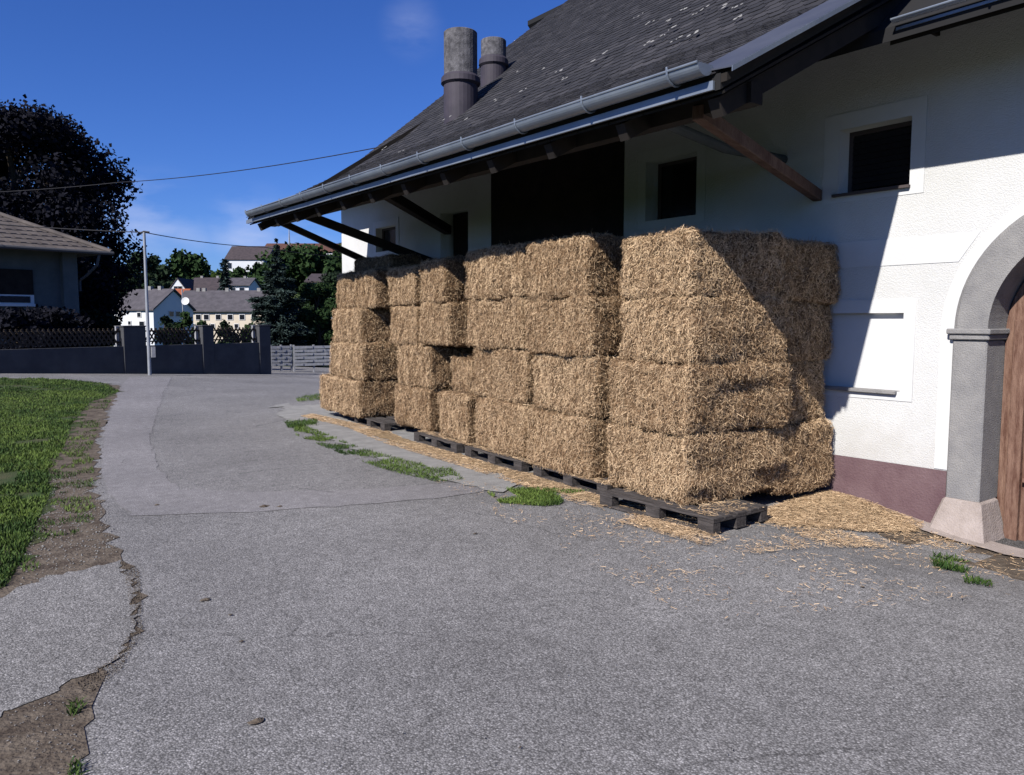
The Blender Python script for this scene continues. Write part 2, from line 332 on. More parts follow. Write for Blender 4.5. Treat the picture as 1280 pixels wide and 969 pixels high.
sheet('path', jitter(gp([(-40, 765), (60, 722), (148, 703), (168, 735), (170, 790), (140, 828), (95, 853), (10, 893), (-60, 925)]), .028, step=.05, seed=4), .008, 'path')
sheet('verge_soil', jitter(gp([(-150, 478), (80, 474), (150, 482), (153, 492), (135, 515), (122, 560), (118, 610), (128, 650), (150, 690), (162, 715), (172, 745), (168, 800), (120, 850), (104, 880), (100, 940), (104, 1010), (-60, 1010), (-120, 800)]), .05, seed=5), .004, 'soil')
lawn_poly = gp([(-150, 474), (70, 474), (130, 480), (150, 490), (112, 504), (90, 530), (80, 560), (60, 590), (62, 620), (46, 655), (30, 700), (6, 735), (-60, 760), (-150, 740)])
sheet('lawn', jitter(lawn_poly, .09, seed=6), .008, 'lawn')
sheet('threshold', jitter([(6.0, 3.6), (6.0, 2.6), (5.75, 1.9), (5.6, .2), (6.74, .2), (6.74, 3.8)], .05, seed=9), .004, 'soil')
sheet('footing', jitter([(6.42, .1), (6.745, .1), (6.745, 3.6), (6.70, 3.6), (6.5, 3.0)], .015, seed=10), .02, 'stone_base', cell=.25)

def in_poly(X, Y, poly):
    c = np.zeros(len(X), bool); n = len(poly)
    for i in range(n):
        x0, y0 = poly[i][:2]; x1, y1 = poly[(i + 1) % n][:2]
        if y0 == y1: continue
        c ^= ((y0 > Y) != (y1 > Y)) & (X < (x1 - x0) * (Y - y0) / (y1 - y0) + x0)
    return c
def sample_poly(poly, n, near=0.0):
    xs = [p[0] for p in poly]; ys = [p[1] for p in poly]; X = np.empty(0); Y = np.empty(0)
    while len(X) < n:
        x = rng.uniform(min(xs), max(xs), n * 2); y = rng.uniform(min(ys), max(ys), n * 2); k = in_poly(x, y, poly)
        if near: k &= rng.random(len(x)) < np.clip(near / np.hypot(x, y), 0, 1)
        X = np.concatenate([X, x[k]]); Y = np.concatenate([Y, y[k]])
    return X[:n], Y[:n]
def blades(name, X, Y, h, wd, z0=.006, m='blade', tone=(0, 1), patchy=True, lean=.5):
    n = len(X); H = h * rng.uniform(.5, 1.3, n)
    Z = tz(X, Y) + z0
    D = unit(np.stack([rng.normal(0, lean, n), rng.normal(0, lean, n), np.ones(n)], 1))
    a = rng.uniform(0, math.pi, n); N = np.stack([np.cos(a), np.sin(a), np.zeros(n)], 1)
    S = unit(np.cross(D, N)); P = np.stack([X, Y, Z], 1); ww = (wd * rng.uniform(.6, 1.3, n))[:, None]
    bend = D + np.stack([rng.normal(0, .4, n), rng.normal(0, .4, n), np.zeros(n)], 1)
    A = P - S * ww / 2; B = P + S * ww / 2; Mx = P + D * (H * .6)[:, None]; T = Mx + unit(bend) * (H * .5)[:, None]
    V = np.stack([A, B, Mx + S * ww * .35, T], 1).reshape(-1, 3)
    F = np.arange(n * 4).reshape(-1, 4)
    tn = np.repeat(np.clip(rng.uniform(*tone, n) * .7 + .35 * (vnoise(np.stack([X, Y, X * 0], 1), .9, 44) + vnoise(np.stack([X, Y, X * 0], 1), 3, 45)), 0, 1), 4)
    return npmesh(name, V, F, [m], tone=tn)
X, Y = sample_poly(lawn_poly, 90000, near=5)
k = vnoise(np.stack([X, Y, X * 0], 1), 1.6, 3) + .5 * vnoise(np.stack([X, Y, X * 0], 1), 5, 4) > -.75
tag(blades('grass', X[k], Y[k], .04, .010), kind='stuff')
def tufts(name, poly, n, h=.07, wd=.006, thr=.0):
    X, Y = sample_poly(poly, n)
    k = vnoise(np.stack([X, Y, X * 0], 1), 5, 8) > thr
    return tag(blades(name, X[k], Y[k], h, wd, lean=.7), kind='stuff')
tufts('grass_tufts', gp([(365, 528), (400, 541), (455, 563), (510, 578), (565, 588), (580, 601), (545, 603), (480, 588), (420, 566), (370, 545)]), 9000, .035, thr=-.2)
tufts('grass_tufts', gp([(605, 614), (660, 612), (735, 616), (735, 629), (680, 634), (625, 630)]), 6500, .035, thr=-.2)
tufts('grass_tufts', gp([(356, 529), (395, 526), (398, 533), (360, 536)]), 1200, .05, thr=-.5)
tufts('grass_tufts', gp([(370, 498), (410, 492), (410, 500), (372, 503)]), 1000, .05, thr=-.5)
tufts('grass_tufts', [(p.x, p.y) for p in [onz(x, y, -.1) for x, y in [(1165, 690), (1205, 692), (1210, 718), (1168, 716)]]], 600, .05, thr=-.6)
tufts('grass_tufts', [(p.x, p.y) for p in [onz(x, y, -.1) for x, y in [(1205, 730), (1240, 735), (1240, 745), (1205, 742)]]], 200, .035, thr=-.6)
tufts('grass_tufts', gp([(88, 880), (104, 880), (106, 975), (86, 975)]), 350, .03, thr=-.1)
tufts('grass_tufts', gp([(60, 560), (118, 575), (118, 650), (60, 700), (20, 740), (44, 640)]), 5000, .032, thr=.05)
tufts('grass_tufts', gp([(90, 505), (145, 490), (128, 520), (112, 570), (80, 580)]), 5000, .035, thr=.1)
# pebbles and crumbs along the verge and cracks
def pebbles(name, poly, n, s0, s1, m='concrete', thr=None):
    X, Y = sample_poly(poly, n); T = np.array([[1, 0, -.3], [-.5, .87, -.3], [-.5, -.87, -.3], [0, 0, .8]])
    S = rng.uniform(s0, s1, n)[:, None, None]; a = rng.uniform(0, 6.28, n); c, s = np.cos(a), np.sin(a)
    Rm = np.stack([np.stack([c, -s, c * 0], 1), np.stack([s, c, c * 0], 1), np.stack([c * 0, c * 0, c * 0 + .6], 1)], 1)
    V = np.einsum('nij,kj->nki', Rm, T) * S + np.stack([X, Y, tz(X, Y) + .008], 1)[:, None]
    V += rng.normal(0, 1, V.shape) * S * .18
    F = (np.array([[0, 2, 1], [0, 1, 3], [1, 2, 3], [2, 0, 3]])[None] + np.arange(n)[:, None, None] * 4).reshape(-1, 3)
    return tag(npmesh(name, V.reshape(-1, 3), F, [m]), kind='stuff')
pebbles('gravel', gp([(150, 700), (175, 715), (178, 790), (150, 840), (108, 872), (95, 855), (140, 825), (165, 790), (160, 740)]), 1500, .002, .006, m='soil')
pebbles('gravel', gp([(60, 590), (125, 600), (150, 690), (60, 725), (15, 745), (30, 700)]), 900, .004, .011)
pebbles('gravel', gp([(200, 640), (1000, 700), (1280, 900), (1280, 969), (100, 969), (110, 860)]), 500, .002, .006, m='stone')
pebbles('gravel', gp([(10, 895), (98, 860), (98, 969), (10, 969)]), 120, .002, .006, m='stone')

# ---------------------------------------------------------------- the barn
barn = tag(empty('barn', (6.75, 8, 0)), 'white plastered barn with dark slate roof, deep canopy and arched stone doorway', 'barn')
def bp(o):
    o.parent = barn; o.location = Vector(o.location) - barn.location; return o
WX = 6.75; AX = 6.0; AY0 = 8.7; AY1 = 12.9
def plate(name, outline, holes, x0, depth, m, parent_fix=True):
    """an outline in the (y, z) plane with holes, from x0 back to x0+depth"""
    cu = bpy.data.curves.new(name, 'CURVE'); cu.dimensions = '2D'; cu.fill_mode = 'BOTH'; cu.extrude = depth / 2
    for ring in [outline] + holes:
        s = cu.splines.new('POLY'); s.points.add(len(ring) - 1); s.use_cyclic_u = True
        for p, q in zip(s.points, ring): p.co = (q[0], q[1], 0, 1)
    ob = bpy.data.objects.new(name, cu); C.objects.link(ob)
    me = bpy.data.meshes.new_from_object(ob.evaluated_get(bpy.context.evaluated_depsgraph_get()))
    bpy.data.objects.remove(ob); bpy.data.curves.remove(cu)
    for v in me.vertices:
        u, vv, d = v.co; v.co = (x0 + depth / 2 + d, u, vv)
    me.materials.clear(); bm = bmesh.new(); bm.from_mesh(me); bmesh.ops.remove_doubles(bm, verts=bm.verts, dist=1e-5); bmesh.ops.recalc_face_normals(bm, faces=bm.faces); bm.to_mesh(me); bm.free()
    return link(name, me, m)
def rect(y0, z0, y1, z1): return [(y0, z0), (y1, z0), (y1, z1), (y0, z1)]
# arch: springing at z 1.5, outer radius RO about (yc, 1.5)
ZS = 1.5; RO = 1.04; RI = .78; YC = 2.95 - RO
def arch(r, n=40, z0=-.4): return [(YC + r, z0), (YC + r, ZS)] + [(YC + r * math.cos(math.pi * i / n), ZS + r * math.sin(math.pi * i / n)) for i in range(1, n)] + [(YC - r, ZS), (YC - r, z0)]
win1 = rect(3.37, 2.74, 4.02, 3.31)                    # the window by the doorway
win2 = rect(5.66, 2.73, 6.4, 3.4)
blind = rect(3.37, .98, 4.25, 1.66)
win3 = rect(12.33, 2.83, 13.08, 3.26)                  # the small window at the far end
hatch_hole = rect(10.07, 1.9, 10.87, 3.3)
RV = RI + .02
hole_arch = arch(RO - .02, z0=-.5)
wall = bp(plate('wall', [(-3, -.5), (YC - RO + .02, -.5)] + [(y, z) for y, z in hole_arch[::-1]] + [(14.55, -.5), (14.55, 4.35), (-3, 4.35)], [win1, win2, blind, win3, hatch_hole], WX, .45, 'plaster'))
# the blind window is a shallow field framed by trim
def frame_plate(name, inner, y0, z0, y1, z1, t, m, x=WX): return plate(name, rect(y0, z0, y1, z1), [inner], x - t, t - .0005, m)
tr = frame_plate('window_trim', win1, 3.25, 2.66, 4.17, 3.45, .005, 'trim'); bp(tr)
tr = frame_plate('window_trim', rect(5.66, 2.73, 6.4, 3.4), 5.54, 2.65, 6.52, 3.52, .005, 'trim'); bp(tr)
bt = plate('blind_window_trim', rect(3.27, .9, 4.35, 1.78), [blind], WX - .006, .0055, 'trim'); bp(bt)
bp(MB().box((WX + .055, 3.30, .9), (WX + .10, 4.32, 1.75)).build('blind_window_panel', 'trim'))
bp(MB().box((WX - .045, 3.40, .955), (WX + .05, 4.28, .985)).build('sill', 'stone', bevel=.004))
# flat bands of smoother plaster
b = arch(RO + .11, z0=.38); inner = arch(RO + .004, z0=.38)
band = [(9.0, 2.06), (9.0, 2.30), (3.2, 2.30), (2.98, 2.31)]
ring = [(YC + RO + .11, .36)] + b[1:-1] + [(YC - RO - .13, .36), (YC - RO - .004, .36)] + inner[1:-1][::-1] + [(YC + RO + .004, .36)]
bp(plate('arch_trim', ring, [], WX - .008, .0075, 'trim'))
bp(plate('string_band', [(2.945, 2.07), (14.5, 2.07), (14.5, 2.30), (2.79, 2.30)], [], WX - .005, .0045, 'trim'))
bp(plate('string_band', rect(-3, 2.07, .7, 2.30), [], WX - .005, .0045, 'trim'))
# plinth
bp(plate('plinth', rect(YC + RO + .006, -.45, 14.5, .35), [], WX - .022, .0215, 'plinth'))
bp(plate('plinth', rect(-3, -.45, YC - RO - .006, .35), [], WX - .022, .0215, 'plinth'))
# stone doorway: two jambs, arch ring, imposts, flared bases
for s in (1, -1):
    ya, yb = YC + s * RI, YC + s * RO
    bp(MB().box((WX - .03, min(ya, yb), .13), (WX + .38, max(ya, yb), ZS - .06)).build('jamb', 'stone', bevel=.01))
    bp(MB().box((WX - .055, min(ya, yb) - .02, ZS - .06), (WX + .36, max(ya, yb) + .02, ZS - .015)).box((WX - .075, min(ya, yb) - .035, ZS - .015), (WX + .35, max(ya, yb) + .035, ZS + .03)).build('impost', 'stone', bevel=.008))
    m = MB(); y0, y1 = min(ya, yb), max(ya, yb); t0 = .14
    m.hexa([(WX - .20, y0 - .13, -.3), (WX + .3, y0 - .13, -.3), (WX + .3, y1 + .13, -.3), (WX - .20, y1 + .13, -.3),
            (WX - .045, y0 - .015, t0), (WX + .3, y0 - .015, t0), (WX + .3, y1 + .015, t0), (WX - .045, y1 + .015, t0)])
    bp(m.build('jamb_base', 'stone_base', bevel=.02))
m = MB(); n = 40
for i in range(n):
    a0, a1 = math.pi * i / n, math.pi * (i + 1) / n
    P = lambda r, a, x: (x, YC + r * math.cos(a), ZS + .03 + (r * math.sin(a)))
    m.add([P(RI, a0, WX - .03), P(RO - .03, a0, WX - .03), P(RO, a0, WX - .012), P(RO, a0, WX + .38), P(RI, a0, WX + .38),
           P(RI, a1, WX - .03), P(RO - .03, a1, WX - .03), P(RO, a1, WX - .012), P(RO, a1, WX + .38), P(RI, a1, WX + .38)],
          [(0, 1, 6, 5), (1, 2, 7, 6), (2, 3, 8, 7), (4, 0, 5, 9)])
bp(m.build('arch_stone', 'stone'))
# the wooden door in the arch
door = bp(plate('door', arch(RI - .005, z0=-.3), [], WX + .30, .05, 'door'))
def dpart(mb, name, m='door', bevel=.004):
    o = mb.build(name, m, door, bevel=bevel); return o
for (y0, z0, y1, z1) in [(YC + .12, -.15, YC + .55, .3), (YC + .12, .42, YC + .55, .95), (YC + .12, 1.07, YC + .55, 1.6), (YC - .55, -.15, YC - .12, .3), (YC - .55, .42, YC - .12, .95), (YC - .55, 1.07, YC - .12, 1.6)]:
    q = MB(); q.box((WX + .285, y0, z0), (WX + .2995, y1, z1)); q.box((WX + .265, y0 + .06, z0 + .06), (WX + .284, y1 - .06, z1 - .06)); q.box((WX + .24, y0 - .03, z1 + .0), (WX + .29, y1 + .03, z1 + .035))
    dpart(q, 'door_panel')
dpart(MB().box((WX + .26, YC - .035, -.3), (WX + .2995, YC + .035, ZS + RI - .03)), 'door_post')
dpart(MB().box((WX + .25, YC + .60, -.3), (WX + .2995, YC + .70, ZS + .1)), 'door_frame')
# windows
def window(y0, z0, y1, z1, x, slats):
    f = bp(plate('window', rect(y0, z0, y1, z1), [rect(y0 + .035, z0 + .035, y1 - .035, z1 - .035)], x, .04, 'frame'))
    g = MB().box((x + .02, y0 + .036, z0 + .036), (x + .03, y1 - .036, z1 - .036)).build('pane', 'glass', f)
    if slats:
        q = MB(); n = 9
        for i in range(n):
            z = z0 + .05 + (z1 - z0 - .1) * i / n
            q.hexa([(x + .0, y0 + .036, z), (x + .012, y0 + .036, z + .05), (x + .012, y1 - .036, z + .05), (x, y1 - .036, z), (x + .006, y0 + .036, z), (x + .018, y0 + .036, z + .05), (x + .018, y1 - .036, z + .05), (x + .006, y1 - .036, z)])
        q.build('louvre', 'louvre', f)
    return f
window(*(3.37, 2.74), *(4.02, 3.31), WX + .16, True)
window(5.66, 2.73, 6.4, 3.4, WX + .2, False)
bp(MB().box((WX - .04, 3.36, 2.715), (WX + .15, 4.06, 2.738)).build('window_sill', 'frame'))
# the far end of the front wall
window(12.33, 2.83, 13.08, 3.26, WX + .12, False)
bp(plate('window_trim', rect(12.22, 2.74, 13.19, 3.38), [win3], WX - .01, .0095, 'trim'))
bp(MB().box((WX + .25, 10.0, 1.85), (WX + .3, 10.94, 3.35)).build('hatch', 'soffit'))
def gable(y0, y1):
    q = MB(); P = [(WX + .46, -.5), (14.19, -.5), (14.19, 4.6), (11.0, 7.85), (WX + .46, 4.5)]; n = 5
    q.add([(x, y0, z) for x, z in P] + [(x, y1, z) for x, z in P], [(0, 1, 2, 3, 4), (9, 8, 7, 6, 5)] + [(i, i + 5, (i + 1) % 5 + 5, (i + 1) % 5) for i in range(5)])
    bp(q.build('gable_wall', 'white'))
gable(14.2, 14.5); gable(-3, -2.7)
bp(MB().box((WX - .004, 6.75, 1.6), (WX - .0005, 9.46, 4.0)).build('gate_and_wall_shade', 'soffit'))  # dark sheet: the gate, carried on past it as painted shade on the wall
# back and end walls close the building
bp(MB().box((14.2, -3, -.5), (14.5, 14.5, 4.4)).build('back_wall', 'white'))
# roofs ----------------------------------------------------
CY0, CY1 = 3.16, 13.1
def skew(o):                                               # the canopy is not quite parallel to the wall
    for v in o.data.vertices:
        d = max(-.2, v.co.y - 3.16); v.co.x += .045 * d; v.co.z += .018 * d
    return o
prof_c = [(3.97, 3.10), (5.75, 4.05), (7.6, 5.55), (11.0, 8.25)]
prof_m = [(5.80, 3.74), (11.0, 7.95)]
back = [(11.45, 8.40), (15.2, 4.6)]
def roof_slab(name, prof, y0, y1, t, m, drop=0.0):
    q = MB()
    for (xa, za), (xb, zb) in zip(prof, prof[1:]):
        q.hexa([(xa, y0, za - t - drop), (xb, y0, zb - t - drop), (xb, y1, zb - t - drop), (xa, y1, za - t - drop), (xa, y0, za - drop), (xb, y0, zb - drop), (xb, y1, zb - drop), (xa, y1, za - drop)])
    return q.build(name, m)
roof = bp(skew(roof_slab('roof', prof_c, CY0, CY1, .10, 'underlay')))
def rp_(o): 
    o.parent = roof; o.location = Vector((0, 0, 0)) - Vector(barn.location) - Vector(roof.location) + Vector(o.location); return o
def slates(name, prof, y0, y1, wd=.17, ex=.115):
    VV = []; T = []; row = 0
    for (xa, za), (xb, zb) in zip(prof, prof[1:]):
        L = math.hypot(xb - xa, zb - za); ux, uz = (xb - xa) / L, (zb - za) / L; nx, nz = -uz, ux
        nr = int(L / ex)
        for r in range(nr + 1):
            s = r * L / nr; row += 1; y = y0 + (wd / 2 if row % 2 else 0) - wd
            while y < y1:
                ya, yb = max(y0, y + .004), min(y1, y + wd - .004); y += wd
                if yb - ya < .03: continue
                j = random.uniform(-.004, .004); lift = .013 + random.uniform(0, .006); lf2 = lift + random.uniform(-.002, .002)
                s0, s1 = s + j - .02, min(s + ex * 1.3, L + .03)
                def pt(ss, hh, yy): return (xa + ux * ss + nx * hh, yy, za + uz * ss + nz * hh)
                c = .03 if random.random() < .8 else .0
                VV += [pt(s0, lift, ya + c), pt(s0, lf2, yb - c), pt(s0 + c, lf2, yb), pt(s1, .006, yb), pt(s1, .006, ya), pt(s0 + c, lift, ya),
                       pt(s0, lift - .008, ya + c), pt(s0, lf2 - .008, yb - c), pt(s0 + c, lf2 - .008, yb), pt(s1, -.002, yb), pt(s1, -.002, ya), pt(s0 + c, lift - .008, ya)]
                T.append(random.random() ** 2 * .8 + (.9 if random.random() < .03 else 0))
    n = len(T); me_v = VV; F = []
    for i in range(n):
        b_ = i * 12; F.append(tuple(range(b_, b_ + 6)))
        for k in range(6): F.append((b_ + k, b_ + 6 + k, b_ + 6 + (k + 1) % 6, b_ + (k + 1) % 6))
    me = bpy.data.meshes.new(name); me.from_pydata(me_v, [], F); me.update()
    a = me.attributes.new('tone', 'FLOAT', 'POINT'); a.data.foreach_set('value', np.repeat(np.array(T, np.float32), 12))
    return link(name, me, 'slate')
rp_(skew(slates('slate_covering', prof_c, CY0 + .02, CY1)))
main = bp(roof_slab('roof', prof_m, -3.4, CY0 + .6, .10, 'underlay'))
o = slates('slate_covering', prof_m[:1] + [(8.2, 3.74 + 2.4 * .8096)], -.5, CY0 - .07); o.parent = main; o.location = -Vector(barn.location)
bp(roof_slab('roof', back, -3.4, 14.6, .10, 'underlay'))
# lichen blotches on the slates
q = MB()
for (px_, py_) in [(835, 45), (843, 38), (848, 52), (805, 60), (812, 58), (760, 68), (742, 80), (700, 92), (870, 20), (905, 12), (880, 14), (925, 10), (868, 45), (860, 12), (500, 193), (480, 188), (585, 150), (620, 128), (647, 92), (680, 88), (708, 100), (800, 22), (930, 22), (560, 150), (655, 115), (815, 30), (838, 28)]:
    p = onroof(px_, py_) if onroof(px_, py_).x > 5.75 else onroof(px_, py_, 3.97, 3.1, .5337)
    sl_ = .8 if p.x > 5.75 else .5337; nrm = Vector((-sl_, 0, 1)).normalized(); u = Vector((1, 0, sl_)).normalized()
    for _ in range(3):
        c = p + nrm * .031 + u * random.uniform(-.05, .05) + Vector((0, random.uniform(-.07, .07), 0)); rr = random.uniform(.012, .032); b0 = len(q.v)
        q.add([c + (u * math.cos(a) * rr + Vector((0, math.sin(a) * rr, 0))) * random.uniform(.6, 1.2) for a in [i * .9 for i in range(7)]] + [c + nrm * .004], [(i, (i + 1) % 7, 7) for i in range(7)])
tag(rp_(q.build('lichen', 'concrete')), kind='stuff')
# soffit boards, fascias, verge flashing
def sub(mb, name, m, parent, **k):
    o = mb.build(name, m, parent, **k); o.location = -Vector(barn.location) if parent is not barn else -Vector(barn.location); return o
q = MB(); y = CY0
while y < CY1 - .05:
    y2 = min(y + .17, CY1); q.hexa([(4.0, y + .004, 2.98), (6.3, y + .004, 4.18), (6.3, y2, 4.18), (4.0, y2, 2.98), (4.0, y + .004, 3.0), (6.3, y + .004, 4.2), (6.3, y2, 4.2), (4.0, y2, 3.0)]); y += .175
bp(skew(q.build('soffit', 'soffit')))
for yr in np.arange(CY0 + .1, CY1, .86):
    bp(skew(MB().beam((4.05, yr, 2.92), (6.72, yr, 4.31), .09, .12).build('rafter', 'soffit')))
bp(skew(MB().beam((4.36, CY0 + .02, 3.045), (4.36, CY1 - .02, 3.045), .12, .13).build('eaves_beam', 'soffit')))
bp(skew(MB().beam((3.955, CY0 + .04, 3.03), (3.955, CY1 + .02, 3.03), .018, .055).build('drip_flashing', 'zinc')))
bp(skew(MB().box((6.3, CY0 + .01, 3.9), (6.74, CY0 + .04, 5.3)).build('verge_board', 'soffit')))
q = MB()
for (xa, za), (xb, zb) in zip(prof_c, prof_c[1:]):
    q.hexa([(xa, CY0 - .05, za - .06), (xb, CY0 - .05, zb - .06), (xb, CY0 - .002, zb - .06), (xa, CY0 - .002, za - .06), (xa, CY0 - .05, za - .01), (xb, CY0 - .05, zb - .01), (xb, CY0 - .002, zb - .01), (xa, CY0 - .002, za - .01)])
bp(skew(q.build('verge_board', 'soffit')))
q = MB()
for (xa, za), (xb, zb) in zip(prof_c, prof_c[1:]):
    q.hexa([(xa - .02, CY0 - .10, za + .006), (xb, CY0 - .10, zb + .006), (xb, CY0 + .24, zb + .034), (xa - .02, CY0 + .24, za + .034), (xa - .02, CY0 - .10, za + .014), (xb, CY0 - .10, zb + .014), (xb, CY0 + .24, zb + .042), (xa - .02, CY0 + .24, za + .042)])
bp(skew(q.build('verge_flashing', 'dark_metal')))
q = MB()
for (xa, za), (xb, zb) in zip(prof_c, prof_c[1:]):
    q.hexa([(xa - .02, CY0 - .106, za - .02), (xb, CY0 - .106, zb - .02), (xb, CY0 - .1005, zb - .02), (xa - .02, CY0 - .1005, za - .02), (xa - .02, CY0 - .106, za + .013), (xb, CY0 - .106, zb + .013), (xb, CY0 - .1005, zb + .013), (xa - .02, CY0 - .1005, za + .013)])
bp(skew(q.build('verge_trim', 'zinc')))
bp(skew(MB().beam((7.3, 11.92, 5.2), (3.97, 11.92, 3.02), .03, .06).build('verge_board', 'soffit')))
# gutters
def gutter(name, y0, y1, x, z, r, m='zinc', step=.84, first=.25, sk=lambda o: o):
    q = MB(); n = 14; ks = 12; L = []
    for j in range(ks + 1):
        y = y0 + (y1 - y0) * j / ks; dz = random.uniform(-.004, .004); dx = random.uniform(-.003, .003)
        for t in (r, r - .006):
            for i in range(n + 1):
                a = math.pi + math.pi * i / n; L.append((x + dx + t * math.cos(a), y, z + dz + t * math.sin(a)))
    w_ = 2 * (n + 1); F = []
    for j in range(ks):
        for i in range(n):
            F.append((j * w_ + i, j * w_ + i + 1, (j + 1) * w_ + i + 1, (j + 1) * w_ + i)); k_ = n + 1
            F.append((j * w_ + k_ + i, (j + 1) * w_ + k_ + i, (j + 1) * w_ + k_ + i + 1, j * w_ + k_ + i + 1))
        F.append((j * w_, (j + 1) * w_, (j + 1) * w_ + n + 1, j * w_ + n + 1))
        F.append((j * w_ + n, j * w_ + 2 * n + 1, (j + 1) * w_ + 2 * n + 1, (j + 1) * w_ + n))
    q.add(L, F)
    for e in (0, ks):                                       # stop ends
        b0 = e * w_; q.f.append(tuple(b0 + i for i in range(n + 1))); q.mi.append(0)
    q.tube([(x - r, y0, z), (x - r, y1, z)], .009, 8)       # rolled bead on the outer rim
    g = bp(sk(q.build(name, m, smooth=False)))
    y = y0 + first
    while y < y1:
        h = MB(); pts = [(x + (r + .006) * math.cos(a), y, z + (r + .006) * math.sin(a)) for a in [math.pi * (1 + i / 10) for i in range(11)]]
        pts = [(x - r - .006, y, z + .025)] + pts + [(x + r + .006, y, z + .05)]
        h.tube(pts, .0075, 6)
        o = sk(h.build('gutter_bracket', m, g)); y += step
    return g
gutter('gutter', 3.22, 12.75, 3.895, 3.15, .072, sk=skew)
gutter('gutter', -2.9, CY0 - .12, 5.74, 3.76, .026)
bp(MB().box((5.79, -3.3, 3.70), (5.80, CY0 - .12, 3.72)).build('fascia', 'zinc'))
o = roof_slab('soffit', [(5.85, 3.655), (WX - .002, 4.385)], -3.3, CY0 - .05, .03, 'soffit'); bp(o)
# the short far eave behind the canopy
bp(roof_slab('roof', [(6.1, 3.93), (7.0, 4.6)], 12.8, 14.75, .1, 'underlay'))
bp(skew(MB().box((6.07, 12.8, 3.78), (6.095, 14.7, 3.87)).build('drip_flashing', 'zinc')))
# braces under the canopy
def brace(a, b, wd, ht, m): bp(MB().beam(a, b, wd, ht).build('brace', m, bevel=.006))
brace(onx(872, 140, 4.3), onx(1022, 245, WX), .085, .10, 'red_wood')
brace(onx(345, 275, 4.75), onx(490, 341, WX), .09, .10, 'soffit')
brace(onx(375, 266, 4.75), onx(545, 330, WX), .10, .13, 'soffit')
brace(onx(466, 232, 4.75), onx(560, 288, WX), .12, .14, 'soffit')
bp(MB().tube([onx(806, 143, 4.6), onx(905, 185, 5.9), onx(980, 200, WX)], .045, 10).build('downpipe', 'dim_wall'))
# chimneys
def flue(bx_, top_y, collar_y, base, r, low):
    F = base[0] * sa + base[1] * ca
    zt = onf(bx_, top_y, F).z; zc = onf(bx_, collar_y, F).z; P = Vector((base[0], base[1], 0))
    fl = MB().tube([P + Vector((0, 0, low)), P + Vector((0, 0, zc))], r, 28).build('flue', 'pipe_low', smooth=False); rp_(fl)
    t = MB().tube([P + Vector((0, 0, zc - .02)), P + Vector((0, 0, zt - .01)), P + Vector((0, 0, zt))], [r * .97, r * .97, r * .93], 28).build('chimney_pot', 'pipe', fl)
    c = MB().tube([P + Vector((0, 0, zc - .06)), P + Vector((0, 0, zc - .03)), P + Vector((0, 0, zc + .05)), P + Vector((0, 0, zc + .09))], [r * 1.02, r * 1.15, r * 1.13, r * 1.0], 28).build('collar', 'pipe_low', fl)
flue(576, 41, 103, onf(576, 120, 12.3), .262, 4.4)
flue(617, 51, 80, onf(617, 90, 13.4), .215, 4.9)
# ---------------------------------------------------------------- pallets
pallet = empty('pallet'); 
def pl(mb, name): return mb.build(name, 'pallet', pallet, bevel=.003)
for i, (x0, w0) in enumerate([(0, .14), (.165, .10), (.34, .14), (.54, .10), (.66, .14)]): pl(MB().box((x0, 0, .122), (x0 + w0, 1.2, .144)), 'deck_board')
for y0 in (0, .525, 1.05): pl(MB().box((.0, y0, .0995), (.8, y0 + .15, .1215)), 'cross_board')
for x0, w0 in ((0, .10), (.33, .145), (.70, .10)):
    pl(MB().box((x0, 0, 0), (x0 + w0, 1.2, .021)), 'bottom_board')
    for y0 in (0, .525, 1.05): pl(MB().box((x0, y0 + .002, .0215), (x0 + w0, y0 + .148, .099)), 'block')
plc = [(4.63, 3.66, .02, 'grey wooden pallet jutting out at the near corner of the straw stack'),
       (4.83, 5.0, -.09, 'grey wooden pallet second from the near corner, under the straw bales'),
       (4.93, 6.38, -.07, 'grey wooden pallet third from the near corner, behind the grass tuft'),
       (5.02, 7.76, -.09, 'grey wooden pallet fourth from the near corner, under the straw bales'),
       (5.22, 9.95, -.09, 'shaded pallet under the far left end column of the stack')]
for i, (x, y, a, lb) in enumerate(plc):
    o = pallet if i == 0 else copy_tree(pallet)
    o.location = (x, y, .006); o.rotation_euler = (0, 0, a); o.scale = (.86 if i == 0 else 1, 1, .86); tag(o, lb, 'pallet', 'pallets under the straw bales')

